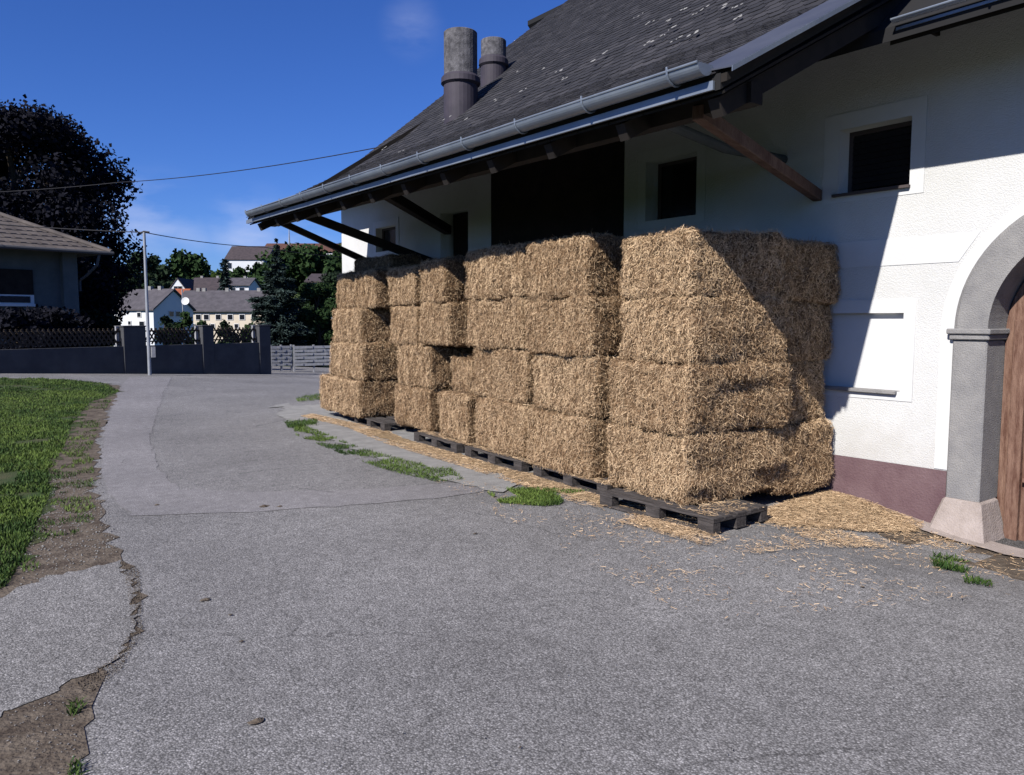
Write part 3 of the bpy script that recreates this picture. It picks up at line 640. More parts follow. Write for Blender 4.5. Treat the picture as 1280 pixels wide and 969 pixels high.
# ---------------------------------------------------------------- straw bales
def bale(label, x, y, z, hx, hy, hz, rot, faces, seed, n_per=7500, tiltx=0.0, cat='straw bale', ragged=False):
    """x, y = middle of the front bottom edge; sizes full; local -x is the front"""
    H = np.array([hx, hy, hz]) / 2; rr = .062; Cn = np.array([hx / 2, 0, hz / 2]); off = np.array([seed * 3.7, seed * 1.3, seed * 7.1])
    def deform(P):
        core = np.clip(P, -(H - rr), H - rr); D = P - core; Nn = unit(D); Q = core + Nn * rr
        W = Q + off
        amp = .026 * vnoise(W, 3.2, 1) + .018 * vnoise(W, 9, 2) + .012 * vnoise(W, 25, 5)
        fl = np.abs(np.sin((Q[:, 1] + .02 * vnoise(W, 6, 6)) * math.pi / .13)); amp = amp - .030 * np.clip(.30 - fl, 0, 1) / .30 * np.clip(.5 + vnoise(W, 2.1, 17), 0, 1) * (np.abs(Nn[:, 0]) > .5)
        if ragged: amp = amp + .06 * np.clip(vnoise(W * np.array([1.0, 1, 1]) * np.array([2.2, 1, 9.0]), 1, 31) + .15, -.6, .8) * (Nn[:, 1] < -.5)
        Q = Q + Nn * amp[:, None]
        Q[:, 1] += .018 * vnoise(off[None] + np.stack([P[:, 0] * 0, P[:, 1] * 0, P[:, 2] * 4], 1), 1, 9)
        return Q, Nn
    tonal = random.uniform(-.07, .07)
    Vs = []; Fs = []; base = 0
    for ax in range(3):
        for sgn in (-1, 1):
            u, v = [k for k in range(3) if k != ax]; nu = int(H[u] * 2 / .035) + 2; nv = int(H[v] * 2 / .035) + 2
            gu, gv = np.meshgrid(np.linspace(-H[u], H[u], nu), np.linspace(-H[v], H[v], nv), indexing='ij')
            P = np.zeros((nu * nv, 3)); P[:, u] = gu.ravel(); P[:, v] = gv.ravel(); P[:, ax] = sgn * H[ax]
            Q, _ = deform(P); Vs.append(Q); I = (np.arange(nu - 1)[:, None] * nv + np.arange(nv - 1)[None]).reshape(-1) + base
            q4 = np.stack([I, I + nv, I + nv + 1, I + 1], 1); Fs.append(q4 if (sgn > 0) == (ax != 1) else q4[:, ::-1]); base += nu * nv
    body_f = sum(len(f) for f in Fs); body_v = base
    for (ax, sgn, dens) in faces:
        u, v = [k for k in range(3) if k != ax]; area = 4 * H[u] * H[v]; n = int(area * n_per * dens)
        P = np.zeros((n, 3)); P[:, u] = rng.uniform(-H[u], H[u], n); P[:, v] = rng.uniform(-H[v], H[v], n); P[:, ax] = sgn * H[ax]
        Q, N = deform(P); th = np.where(rng.random(n) < .55, rng.normal(0, .55, n), rng.uniform(-1.6, 1.6, n))
        T1 = unit(np.cross(N, np.array([0, 0, 1.0]) + .01)); T2 = np.cross(N, T1)
        clump = vnoise(Q + off, 14, 12)
        th = th + clump * 1.1 + (1.2 if ax == 1 else 0) * (rng.random(n) < .6)
        D = T2 * np.cos(th)[:, None] + T1 * np.sin(th)[:, None]
        stick = rng.random(n) < (.10 if ax == 2 else .04)
        pit = np.where(stick, rng.uniform(.5, 1.1, n), rng.normal(.08, .34, n))
        D = unit(D * np.cos(pit)[:, None] + N * np.sin(pit)[:, None])
        L = rng.uniform(.013, .044, n) * np.where(rng.random(n) < .09, 2.0, 1)
        Wd = rng.uniform(.0018, .0040, n)
        NN = unit(N + rng.normal(0, .45, (n, 3)))
        Pp = Q + N * (rng.uniform(-.006, .022, n) + np.where(stick, L * .3, 0))[:, None]
        V_, F_ = ribbons(Pp, D, NN, L, Wd); Vs.append(V_); Fs.append(F_ + base); base += len(V_)
    V_ = np.concatenate(Vs) + Cn; F_ = np.concatenate(Fs)
    tone = np.zeros(len(V_)); ns = (len(V_) - body_v) // 4
    tone[body_v:] = np.repeat(np.clip(rng.beta(1.6, 2.2, ns) + .14 * vnoise(V_[body_v::4] + off, 7, 15) + .10 * vnoise(V_[body_v::4] + off, 30, 16) + tonal, 0, 1), 4)
    mi = np.zeros(len(F_), int); mi[:body_f] = 1
    o = npmesh('straw_bale', V_, F_, ['straw', 'straw_body'], tone=tone, mi=mi)
    o.location = (x, y, z); o.rotation_euler = (tiltx, 0, rot)
    tag(o, label, cat, 'straw bales stacked on pallets by the barn wall')
    return o
FR = [(0, -1, 1.0), (1, -1, .7), (2, 1, .6)]
tiers = ['bottom', 'second', 'third', 'top']
K = .1; ROT = -math.atan(K)
def fx(y, c=4.35): return c + K * y
seed = 0
# column: description, tier -> (y0, y1, set-back, z0, z1)
Z = [.130, .69, 1.245, 1.775, 2.30]
cols = []
for i in range(4):
    yA = [(3.98, 5.08), (3.96, 5.06), (3.97, 4.98), (3.98, 4.98)][i]
    cols.append((i, 'at the near right corner of the stack', yA, [.0, -.02, .03, .02][i], Z[i], Z[i + 1]))
    yB = [(5.20, 6.38), (5.18, 6.36), (5.20, 6.40), (5.22, 6.36)][i]
    cols.append((i, 'in the second column from the near corner', yB, [-.02, .03, -.03, -.05][i], Z[i] + .01 * i, Z[i + 1] + .02 * i))
    yC = [(6.40, 7.60), (6.40, 7.72), (6.42, 7.80), (6.40, 7.80)][i]
    cols.append((i, 'in the third column from the near corner', yC, [.02, .07, .02, .0][i], Z[i] + .02 * i, Z[i + 1] + .02 + .025 * i))
    yD = [(7.62, 8.52), (7.80, 8.48), (8.10, 9.05), (8.20, 9.06)][i]
    cols.append((i, 'in the fourth column from the near corner', yD, [.0, .17, .0, .0][i], Z[i] + .015 * i, Z[i + 1] + (.015 if i != 1 else -.13) + .015 * i))
    yE = [(8.75, 9.98), (8.72, 9.92), (9.06, 10.15), (9.10, 10.18)][i]
    cols.append((i, 'in the fifth column, next to the dark gap', yE, [.03, .04, .02, .02][i], Z[i] + .01 * i, Z[i + 1] + .01 * i))
    yF = [(10.62, 12.5), (10.60, 12.15), (10.72, 12.15), (10.35, 12.1)][i]
    cols.append((i, 'in the far left end column', yF, [-.26, -.19, -.15, -.06][i], Z[i], Z[i + 1] + (.0 if i < 3 else .03)))
for i, d, (y0, y1), sb, z0, z1 in cols:
    seed += 1; c = 4.35 + sb; ym = (y0 + y1) / 2; far = ym > 7
    L_ = (y1 - y0) / math.cos(ROT) - .13
    A = 'near right corner' in d
    fa = [(0, -1, 1.0), (1, -1, 1.0 if A else .6), (2, 1, .5 if i == 3 else .25)] + ([(1, 1, .5)] if 'end column' in d else [])
    bale(('straw bale in the %s tier ' % tiers[i] if i in (0, 3) else 'straw bale in the %s tier up ' % tiers[i]) + d, fx(ym, c), ym, z0 - .004, [1.12, 1.2, 1.1, 1.0][i] if A else .95, L_, z1 - z0 + .006, ROT + random.uniform(-.02, .02), fa, seed, n_per=13000 if not far else 9000, ragged=A)
# the inner bales of the near end, against the barn wall
inner = [(0, 3.96, 5.84, 6.70, .07, .66, 'lit straw bale by the barn wall above the straw scatter, bottom tier of near end'),
         (1, 4.03, 5.92, 6.68, .66, 1.23, 'half shaded straw bale set back beside the wall, second tier of near end'),
         (2, 4.02, 5.83, 6.72, 1.23, 1.76, 'shaded straw bale against the white wall, third tier of near end'),
         (3, 3.99, 5.72, 6.73, 1.76, 2.27, 'shaded straw bale against the white wall, top tier of near end')]
for i, y0, x0, x1, z0, z1, lb in inner:
    seed += 1
    bale(lb, x0, y0 + .5, z0, x1 - x0, 1.0, z1 - z0 + .02, random.uniform(-.02, .02), [(1, -1, 1.0), (2, 1, .5), (0, -1, .3), (0, 1, .4)], seed, n_per=13000, ragged=False)
seed += 1
bale('straw bale in deep shade lying behind and above the far left end column', 5.78, 11.4, 2.29, .55, 1.5, .30, ROT, [(0, -1, .7), (1, -1, .7), (2, 1, .6)], seed, n_per=5000)

# loose straw on the ground
def litter(name, poly, n, zf=lambda x, y: 0, Lr=(.02, .08), m='straw', thr=None, wd=(.002, .005)):
    X, Y = sample_poly(poly, n)
    if thr is not None:
        P = np.stack([X, Y, X * 0], 1); k = vnoise(P, 2.2, 21) + .6 * vnoise(P, 7, 22) > thr + rng.normal(0, .35, len(X)); X, Y = X[k], Y[k]
    n = len(X); a = rng.uniform(0, 6.28, n); D = unit(np.stack([np.cos(a), np.sin(a), rng.normal(.0, .12, n)], 1))
    N = unit(np.stack([rng.normal(0, .35, n), rng.normal(0, .35, n), np.ones(n)], 1))
    P = np.stack([X, Y, tz(X, Y) + .012 + zf(X, Y) + rng.uniform(0, .012, n)], 1)
    V_, F_ = ribbons(P, D, N, rng.uniform(*Lr, n), rng.uniform(*wd, n))
    return tag(npmesh(name, V_, F_, [m], tone=np.repeat(np.clip(rng.normal(.5, .25, n), 0, 1), 4)), kind='stuff')
heap_c = onz(1030, 645)
def heap(X, Y): 
    d = ((X - 6.35) / .75) ** 2 + ((Y - 3.68) / .42) ** 2
    return .03 * np.exp(-d * 1.3)
poly_h = [(5.3, 3.9), (5.35, 3.55), (5.9, 3.2), (6.4, 3.02), (6.7, 3.1), (6.7, 4.0)]
hx_, hy_ = np.meshgrid(np.linspace(5.2, 6.72, 40), np.linspace(2.95, 4.1, 34), indexing='ij')
hz_ = tz(hx_, hy_) + heap(hx_, hy_) - .012; V_ = np.stack([hx_, hy_, hz_], -1).reshape(-1, 3); I = (np.arange(39)[:, None] * 34 + np.arange(33)[None]).reshape(-1)
kk = (hz_[:-1, :-1] - tz(hx_[:-1, :-1], hy_[:-1, :-1])).reshape(-1) > .002
tag(npmesh('straw_heap', V_, np.stack([I, I + 34, I + 35, I + 1], 1)[kk], ['straw_sheet']), kind='stuff')
litter('straw_litter', poly_h, 15000, heap)
litter('straw_litter', [(4.35, 3.2), (5.5, 2.9), (6.5, 2.6), (6.6, 4.0), (5.2, 3.9), (4.7, 5.0), (4.3, 4.6)], 14000, thr=-.15, Lr=(.012, .06))
band_p = [(4.35, 3.5), (4.62, 3.5), (4.9, 5.0), (4.98, 7.0), (5.1, 9.2), (5.3, 10.0), (5.25, 12.6), (4.95, 12.4), (4.98, 10.6), (4.72, 9.0), (4.62, 7), (4.5, 5.2)]
sheet('straw_covered_ground', jitter([(4.60, 4.6), (4.95, 5.0), (5.0, 7.0), (5.15, 9.2), (5.3, 10.2), (5.0, 10.3), (4.85, 9.0), (4.74, 7.2), (4.66, 5.6)], .04, seed=12), .018, 'straw_sheet', kind='stuff')
litter('straw_litter', band_p, 24000, thr=-.5)
litter('straw_litter', [(3.2, 2.6), (5.0, 1.8), (6.4, 1.2), (6.6, 2.8), (4.4, 4.4), (4.3, 6.6), (4.0, 6.6)], 5000, thr=.0, Lr=(.01, .05))
litter('straw_litter', [(4.64, 3.7), (5.3, 3.68), (5.3, 4.0), (4.7, 4.0), (4.95, 5.1), (4.85, 5.1)], 450, lambda x, y: x * 0 + .118)
litter('straw_litter', [(4.82, 5.0), (4.95, 5.0), (5.35, 9.0), (5.2, 9.0)], 2500, lambda x, y: x * 0 + .118)
# dark crumbs on the road
q = MB()
for (x, y, s) in [(258, 751, .035), (322, 903, .04), (196, 632, .03), (330, 634, .05), (350, 634, .03), (288, 770, .015), (302, 803, .015), (594, 668, .02), (1078, 735, .018), (650, 936, .01)]:
    c = onz(x, y); b0 = []
    for i in range(9): a = i * .7; rr = s * random.uniform(.5, 1.1); b0.append((c.x + rr * math.cos(a), c.y + rr * math.sin(a) * .7, .007))
    q.add(b0 + [(c.x, c.y, .007 + s * .3)], [(i, (i + 1) % 9, 9) for i in range(9)])
tag(q.build('dirt_crumbs', 'soil'), kind='stuff')

# ---------------------------------------------------------------- trees
def leaf_cloud(centres, radii, n, size, flat=1.0, shell=.55):
    """leaf quads through a set of clumps"""
    centres = np.array(centres, float); radii = np.array(radii, float)
    if radii.ndim == 1: radii = np.stack([radii] * 3, 1)
    vol = radii.prod(1) ** (2 / 3); pick = rng.choice(len(centres), n, p=vol / vol.sum())
    d = unit(rng.normal(0, 1, (n, 3))); r = rng.random(n) ** shell; P = centres[pick] + d * radii[pick] * r[:, None]
    P += rng.normal(0, size * .6, P.shape)
    N = unit(d + rng.normal(0, .9, (n, 3))); D = unit(np.cross(N, rng.normal(0, 1, (n, 3)))); D[:, 2] *= flat
    s = size * rng.uniform(.6, 1.4, n)
    V_, F_ = ribbons(P, unit(D), N, s * 1.3, s)
    tn = np.clip(.5 + .5 * (rng.random(len(centres))[pick] - .5) + rng.normal(0, .22, n), 0, 1)
    return V_, F_, np.repeat(tn, 4)
def tree(name, label, cat, base, h, w_, m, n=6000, leaf=.2, crown_lo=.25, clumps=30, group=None, seed=1, trunk_r=None, shape=None):
    r = random.Random(seed); root = tag(empty(name, base), label, cat, group)
    cz0, cz1 = h * crown_lo, h; cs = []; rs = []
    for i in range(clumps):
        t = (i + .5) / clumps; z = cz0 + (cz1 - cz0) * t
        prof = shape(t) if shape else math.sqrt(max(.05, 1 - (2 * t - .85) ** 2 / 1.4))
        a = r.uniform(0, 6.28); q_ = r.uniform(.25, .82) ** .7 * w_ / 2 * prof; k_ = w_ * r.uniform(.12, .2) * (.6 + .4 * prof)
        cs.append((q_ * math.cos(a), q_ * math.sin(a), min(z, h - k_))); rs.append((k_, k_, k_ * .75))
    V_, F_, T_ = leaf_cloud(cs, rs, n, leaf)
    npmesh('crown', V_, F_, [m], root, tone=T_)
    tr_ = trunk_r or h * .025; q = MB(); q.tube([(0, 0, -.3), (tr_ * .4, 0, h * .3), (0, tr_, h * .6), (0, 0, h * .85)], [tr_ * 1.3, tr_, tr_ * .6, tr_ * .2], 10)
    for c in cs[::max(1, len(cs) // 9)]: q.tube([(0, 0, max(.15 * h, c[2] - .22 * h)), (c[0] * .6, c[1] * .6, c[2] - .05 * h), c], [tr_ * .5, tr_ * .3, tr_ * .1], 6)
    q.build('trunk', 'bark', root)
    return root
def conifer(name, label, base, h, w_, m='needle', n=9000, leaf=.13, seed=1, group=None, top=.03):
    r = random.Random(seed); root = tag(empty(name, base), label, 'tree', group); P = []; D = []; N = []
    tiers_ = max(9, int(h / .28)); VV = []; q = MB()
    for i in range(tiers_):
        t = i / (tiers_ - 1); z = h * (.04 + .93 * t); rad = w_ / 2 * (1 - t) ** 1.08 * r.uniform(.8, 1.12) + top
        nb = int(8 + 7 * (1 - t))
        for b_ in range(nb):
            a = r.uniform(0, 6.28); L = rad * r.uniform(.6, 1.12); k = max(4, int(n / tiers_ / nb * min(1.6, L / (w_ * .24))))
            s = rng.random(k) ** .8; droop = -.22 * s * L + .12 * s ** 3 * L
            x = L * s * math.cos(a) + rng.normal(0, .07 * (L + .1), k); y = L * s * math.sin(a) + rng.normal(0, .07 * (L + .1), k)
            P.append(np.stack([x, y, z + droop + rng.normal(0, .035 + .045 * (1 - t), k)], 1))
            dd = np.stack([np.cos(a + rng.normal(0, .6, k)), np.sin(a + rng.normal(0, .6, k)), rng.normal(-.15, .3, k)], 1); D.append(dd)
            if b_ % 3 == 0: q.tube([(0, 0, z), (L * .7 * math.cos(a), L * .7 * math.sin(a), z - .15 * L)], [.02, .006], 5)
    P = np.concatenate(P); D = unit(np.concatenate(D)); Nn = unit(np.stack([rng.normal(0, .6, len(P)), rng.normal(0, .6, len(P)), np.ones(len(P))], 1))
    V_, F_ = ribbons(P, D, Nn, leaf * rng.uniform(.7, 1.5, len(P)), leaf * .42 * rng.uniform(.7, 1.3, len(P)))
    npmesh('crown', V_, F_, [m], root, tone=np.repeat(np.clip(rng.normal(.4, .25, len(P)), 0, 1), 4))
    q.tube([(0, 0, -.4), (0, 0, h * .5), (0, 0, h * .97)], [h * .022, h * .014, .012], 8); q.build('trunk', 'bark', root)
    return root
def gpt(px_, F, dz=0):                                      # standing point F metres ahead in that direction
    p = onf(px_, 400, F); return Vector((p.x, p.y, float(tz(p.x, p.y)) + dz))
def hz(py_, F): return HC + (400 - py_) / 983.6 * F         # height seen at that row, F metres ahead

# the big dark tree behind the house at left
b = gpt(28, 36); tree('copper_beech', 'huge dark copper leaved tree towering behind the low house at left', 'tree', b, hz(138, 36) - b.z, 9.3, 'leaf_black', n=72000, leaf=.11, crown_lo=.10, clumps=120, seed=5, trunk_r=.3,
                      shape=lambda t: (.72 + t if t < .28 else 1.0 if t < .45 else math.sqrt(max(.04, 1 - ((t - .45) / .62) ** 2))))
b = gpt(120, 31); tree('shrub', 'dark green shrub between the low house and the lamp-like pole', 'shrub', b, hz(388, 31) - b.z, 1.7, 'leaf_dark', n=5000, leaf=.10, crown_lo=.05, clumps=22, seed=8)
b = gpt(178, 125); tree('tree', 'dark leafy tree just right of the big copper leaved tree', 'tree', b, hz(316, 125) - b.z, 8.0, 'leaf_dark', n=8000, leaf=.34, crown_lo=.2, clumps=26, seed=9)
b = gpt(200, 150); tree('tree', 'dark leafy tree behind the pole, left of the round one', 'tree', b, hz(330, 150) - b.z, 8, 'leaf_dark', n=5000, leaf=.5, crown_lo=.1, clumps=22, seed=10)
b = gpt(236, 165); tree('tree', 'round topped green tree above the white gabled house', 'tree', b, hz(314, 165) - b.z, 15.5, 'leaf_mid', n=14000, leaf=.5, crown_lo=.1, clumps=34, seed=11)
b = gpt(212, 160); tree('tree', 'green tree leaning against the left side of the round topped tree', 'tree', b, hz(333, 160) - b.z, 9.5, 'leaf_mid', n=6000, leaf=.5, crown_lo=.1, clumps=24, seed=12)
b = gpt(283, 130); conifer('conifer', 'narrow dark conifer between the brown roof and the small grey roof', b, hz(322, 130) - b.z, 4.2, n=5000, leaf=.5, seed=13, top=.5)
b = gpt(268, 150); tree('tree', 'light green tree to the left of the narrow conifer', 'tree', b, hz(341, 150) - b.z, 5, 'leaf_light', n=2500, leaf=.5, crown_lo=.1, clumps=12, seed=14)
b = gpt(298, 150); tree('tree', 'light green tree to the right of the narrow conifer', 'tree', b, hz(337, 150) - b.z, 4, 'leaf_mid', n=2500, leaf=.5, crown_lo=.1, clumps=12, seed=15)
b = gpt(348, 36); conifer('spruce', 'tall blue green spruce standing left of the barn', b, hz(297, 36) - b.z, 4.3, n=75000, leaf=.13, seed=16)
b = gpt(398, 38); tree('leafy_tree', 'broad green bush right of the spruce, beside the straw stack', 'tree', b, hz(352, 38) - b.z, 2.6, 'leaf_mid', n=22000, leaf=.075, crown_lo=.03, clumps=46, seed=17)
b = gpt(378, 42); tree('leafy_tree', 'dark green bush in the gap between spruce and broad bush', 'tree', b, hz(372, 42) - b.z, 2.2, 'leaf_dark', n=12000, leaf=.08, crown_lo=.03, clumps=30, seed=18)
b = gpt(418, 44); tree('leafy_tree', 'dark green tree peeping out behind the left edge of the stack', 'tree', b, hz(340, 44) - b.z, 2.6, 'leaf_dark', n=14000, leaf=.08, crown_lo=.03, clumps=34, seed=19)
# garden shrubs behind the lattice fence
GS = [(205, 396, 25.5, 'leaf_dark', 'dark shrub behind the lattice fence, just right of the pole'), (228, 391, 26.5, 'leaf_mid', 'taller leafy shrub behind the middle of the first lattice bay'),
      (250, 401, 26.5, 'leaf_mid', 'low green shrub behind the middle stone pillar'), (283, 401, 28.5, 'leaf_dark', 'low dark shrub behind the second lattice bay, next to the pillar'), (312, 404, 29.5, 'leaf_mid', 'low green shrub behind the last lattice bay near the gate')]
for i, (x, y, F, m, lb) in enumerate(GS):
    b = gpt(x, F); tree('shrub', lb, 'shrub', b, hz(y, F) - b.z, 1.0 if i > 1 else .85, m, n=2600, leaf=.07, crown_lo=.05, clumps=14, seed=30 + i, group='shrubs behind the lattice fence', trunk_r=.02)
# wooded hills
def hill(name, x0, x1, F, prof, base=-4, depth=60):
    """a ridge across the view: prof gives (pixel column, height row)"""
    V_ = []; F_ = []; n = 60
    for i in range(n + 1):
        x = x0 + (x1 - x0) * i / n; y = np.interp(x, [p[0] for p in prof], [p[1] for p in prof]); top = hz(y, F)
        for k, (df, f_) in enumerate([(-depth, 0), (-depth * .6, .35), (-depth * .3, .75), (0, 1), (depth * .6, .8), (depth * 1.6, 0)]):
            p = onf(x, 400, F + df); V_.append((p.x, p.y, base + (top - base) * f_))
    for i in range(n):
        for k in range(5): a = i * 6 + k; F_.append((a, a + 6, a + 7, a + 1))
    return tag(npmesh(name, np.array(V_), np.array(F_), ['field'], smooth=True), kind='structure')
hill('hill', -500, 1500, 300, [(-500, 330), (0, 338), (150, 345), (260, 352), (300, 345), (340, 334), (420, 330), (700, 335), (1500, 345)])
# woods on the hill: too far to count
def woods(name, x0, x1, F0, F1, ytop, n_cl, m, size, sy=8):
    cs = []; rs = []
    for i in range(n_cl):
        x = random.uniform(x0, x1); F = random.uniform(F0, F1); yt = np.interp(x, [p[0] for p in ytop], [p[1] for p in ytop]) + random.random() ** 2 * sy * 2
        p = onf(x, yt + 4, F); k_ = random.uniform(2.0, 3.6); cs.append(p); rs.append((k_, k_, k_ * .9))
        cs.append(p - Vector((0, 0, k_ * 1.3))); rs.append((k_, k_, k_))
    V_, F_, T_ = leaf_cloud(cs, rs, n_cl * 260, size); return tag(npmesh(name, V_, F_, [m], tone=T_), kind='stuff')
woods('far_woods', 322, 440, 225, 262, [(320, 332), (345, 316), (380, 314), (420, 313), (440, 310)], 80, 'leaf_mid', .8, sy=14)
woods('far_woods', 130, 200, 230, 270, [(120, 345), (150, 338), (200, 340)], 26, 'leaf_dark', .8)
woods('far_woods', 245, 335, 200, 250, [(245, 350), (275, 345), (300, 344), (335, 338)], 36, 'leaf_mid', .8, sy=8)
woods('far_woods', -60, 20, 60, 80, [(-60, 345), (20, 345)], 10, 'leaf_dark', .4)

# ---------------------------------------------------------------- far houses
def house(name, label, px0, px1, F, y_eave, y_ridge, y_base, depth, wall_m, roof_m, yaw=0.0, gable='x', wins=(), chim=(), over=.35, cat='house'):
    """front wall between two columns, F metres ahead; ridge along the front unless gable='y'"""
    a = onf(px0, 400, F); b_ = onf(px1, 400, F + yaw); d = Vector((b_.x - a.x, b_.y - a.y, 0)); L = d.length
    root = tag(empty(name, (a.x, a.y, hz(y_base, F)), math.atan2(d.y, d.x)), label, cat)
    ze = hz(y_eave, F) - root.location.z; zr = hz(y_ridge, F) - root.location.z; D = depth
    q = MB()
    if gable == 'x':                                       # gables at both ends, ridge along the front
        q.box((0, 0, -3), (L, D, ze)); q.add([(0, 0, ze), (0, D, ze), (0, D / 2, zr), (L, 0, ze), (L, D, ze), (L, D / 2, zr)], [(0, 1, 2), (3, 5, 4)])
        w = q.build('wall', wall_m, root); o_ = over; r_ = MB(); s = (zr - ze) / (D / 2)
        r_.hexa([(-o_, -o_, ze - s * o_ + .03), (L + o_, -o_, ze - s * o_ + .03), (L + o_, D / 2, zr + .03), (-o_, D / 2, zr + .03), (-o_, -o_, ze - s * o_ + .2), (L + o_, -o_, ze - s * o_ + .2), (L + o_, D / 2, zr + .2), (-o_, D / 2, zr + .2)])
        r_.hexa([(-o_, D / 2, zr + .03), (L + o_, D / 2, zr + .03), (L + o_, D + o_, ze - s * o_ + .03), (-o_, D + o_, ze - s * o_ + .03), (-o_, D / 2, zr + .2), (L + o_, D / 2, zr + .2), (L + o_, D + o_, ze - s * o_ + .2), (-o_, D + o_, ze - s * o_ + .2)])
    else:                                                  # gable faces the camera
        q.box((0, 0, -3), (L, D, ze)); q.add([(0, 0, ze), (L, 0, ze), (L / 2, 0, zr), (0, D, ze), (L, D, ze), (L / 2, D, zr)], [(0, 1, 2), (3, 5, 4)])
        w = q.build('wall', wall_m, root); r_ = MB(); o_ = over; s = (zr - ze) / (L / 2)
        r_.hexa([(-o_, -o_ * .4, ze - s * o_ + .03), (L / 2, -o_ * .4, zr + .03), (L / 2, D + o_, zr + .03), (-o_, D + o_, ze - s * o_ + .03), (-o_, -o_ * .4, ze - s * o_ + .2), (L / 2, -o_ * .4, zr + .2), (L / 2, D + o_, zr + .2), (-o_, D + o_, ze - s * o_ + .2)])
        r_.hexa([(L / 2, -o_ * .4, zr + .03), (L + o_, -o_ * .4, ze - s * o_ + .03), (L + o_, D + o_, ze - s * o_ + .03), (L / 2, D + o_, zr + .03), (L / 2, -o_ * .4, zr + .2), (L + o_, -o_ * .4, ze - s * o_ + .2), (L + o_, D + o_, ze - s * o_ + .2), (L / 2, D + o_, zr + .2)])
    rf = r_.build('roof', roof_m, root)
    for (t, zt, ww, hh) in wins:
        x = L * t; z = ze * zt
        f = MB().box((x - ww / 2, -.06, z - hh / 2), (x + ww / 2, -.002, z + hh / 2)).build('window', 'trim', root)
        MB().box((x - ww / 2 + .07, -.075, z - hh / 2 + .07), (x + ww / 2 - .07, -.0605, z + hh / 2 - .07)).build('pane', 'glass', f)
    for t in chim:
        x = L * t; MB().box((x - .22, D / 2 - .22, zr - .4), (x + .22, D / 2 + .22, zr + .5)).build('chimney', 'concrete', rf)
    return root
house('row_house', 'long cream house with grey tiled roof and many small windows behind the garden wall', 221, 345, 100, 388, 364, 413, 7, 'cream', 'roof_grey', wins=[(t, .66, .75, .75) for t in (.10, .22, .30, .42, .54, .66, .78, .9)] + [(t, .22, .6, .6) for t in (.16, .36, .6)], chim=(.12, .18, .42, .75))
h1 = house('white_house', 'bluish white house with grey roof and plain shaded gable, left of the village', 141, 192, 88, 387, 363, 411, 6.0, 'white', 'roof_grey', yaw=-2.0, wins=[(.20, .72, .6, .6), (.66, .72, .6, .6), (.42, .30, .5, .5), (.72, .22, .8, .8)], chim=(.45, .7), over=.25)
L1 = (onf(192, 400, 86) - onf(141, 400, 88)).length
for y0, z0, w_ in ((2.2, 1.3, .8), (3.2, 1.3, .8)): f = MB().box((L1 + .002, y0, z0), (L1 + .05, y0 + w_, z0 + .7)).build('window', 'trim', h1); MB().box((L1 + .051, y0 + .08, z0 + .08), (L1 + .06, y0 + w_ - .08, z0 + .62)).build('pane', 'glass', f)
house('red_roofed_house', 'small house with bright orange red roof squeezed between two grey roofs', 206, 226, 112, 378, 362, 400, 6, 'peach', 'roof_red', wins=[(.7, .7, 1.2, 1.2)])
house('hillside_house', 'white house with pointed gable and two dark windows above the village', 210, 237, 135, 367, 349, 385, 11, 'white', 'roof_brown', gable='y', wins=[(.42, 1.25, .8, 1.3), (.62, 1.25, .8, 1.3)])
house('brown_roofed_house', 'wide dark brown roofed house right of the pointed white gable', 233, 270, 138, 364, 347, 385, 10, 'white', 'roof_brown', chim=(.2, .75))
house('small_house', 'small house with pale grey roof and white wall, left of the spruce', 284, 312, 140, 357, 348, 372, 6, 'white', 'roof_grey', wins=[(.3, .6, 1, 1), (.7, .6, 1, 1)], chim=(.6,))
house('small_house', 'little house with blue grey roof between spruce and straw stack', 386, 420, 90, 353, 343, 372, 6, 'white', 'roof_brown')
house('hilltop_hall', 'large hilltop building with long dark roof and white end wall', 284, 335, 240, 325, 307, 345, 14, 'white', 'roof_brown', wins=[(.1, .6, 1.4, 1.8)])
hr = house('hilltop_wing', 'long hilltop building with red brown roof and thin mast', 330, 425, 246, 316, 304, 335, 12, 'white', 'roof_rust')
p = onf(364, 400, 246); tag(MB().tube([(p.x, p.y, hz(330, 246)), (p.x, p.y, hz(288, 246))], [.5, .12], 6).build('mast', 'pole'), 'thin pale mast rising above the red brown hilltop roof', 'mast')
# satellite dish on its pole
b = gpt(229, 60); root = tag(empty('satellite_dish', b), 'round white satellite dish on a thin pole before the grey roofs', 'satellite dish')
MB().tube([(0, 0, 0), (0, 0, hz(362, 60) - b.z)], .045, 8).build('pole', 'pole', root)
q = MB(); n = 20; cz = hz(377, 60) - b.z
dirn = Vector((-sa, -ca, .25)).normalized(); u = dirn.cross(Vector((0, 0, 1))).normalized(); v = u.cross(dirn)
c0 = Vector((.25 * ca, -.25 * sa, cz)); vs = []
for r_ in (0, .15, .3):
    for i in range(n): a = 6.2832 * i / n; vs.append(c0 + (u * math.cos(a) + v * math.sin(a)) * r_ + dirn * (r_ * r_ * .6 + .06))
q.add(vs, [(j * n + i, j * n + (i + 1) % n, (j + 1) * n + (i + 1) % n, (j + 1) * n + i) for j in (0, 1) for i in range(n)]); 
q.add([p_ - dirn * .02 for p_ in vs], [(j * n + i, (j + 1) * n + i, (j + 1) * n + (i + 1) % n, j * n + (i + 1) % n) for j in (0, 1) for i in range(n)])
q.build('dish', 'trim', root)

# ---------------------------------------------------------------- the garden wall, fence, pole, gates
TH = R(55)
def rf(r, f): return Vector((ca * r + sa * f, -sa * r + ca * f, 0))
W0 = rf(-10.9, 22.0); WD = rf(math.cos(TH), math.sin(TH)) ; WD.normalize(); ang = math.atan2(WD.y, WD.x)
gw = tag(empty('garden_wall', W0, ang), 'low dark rendered garden wall with three square pillars at the road end', 'wall')
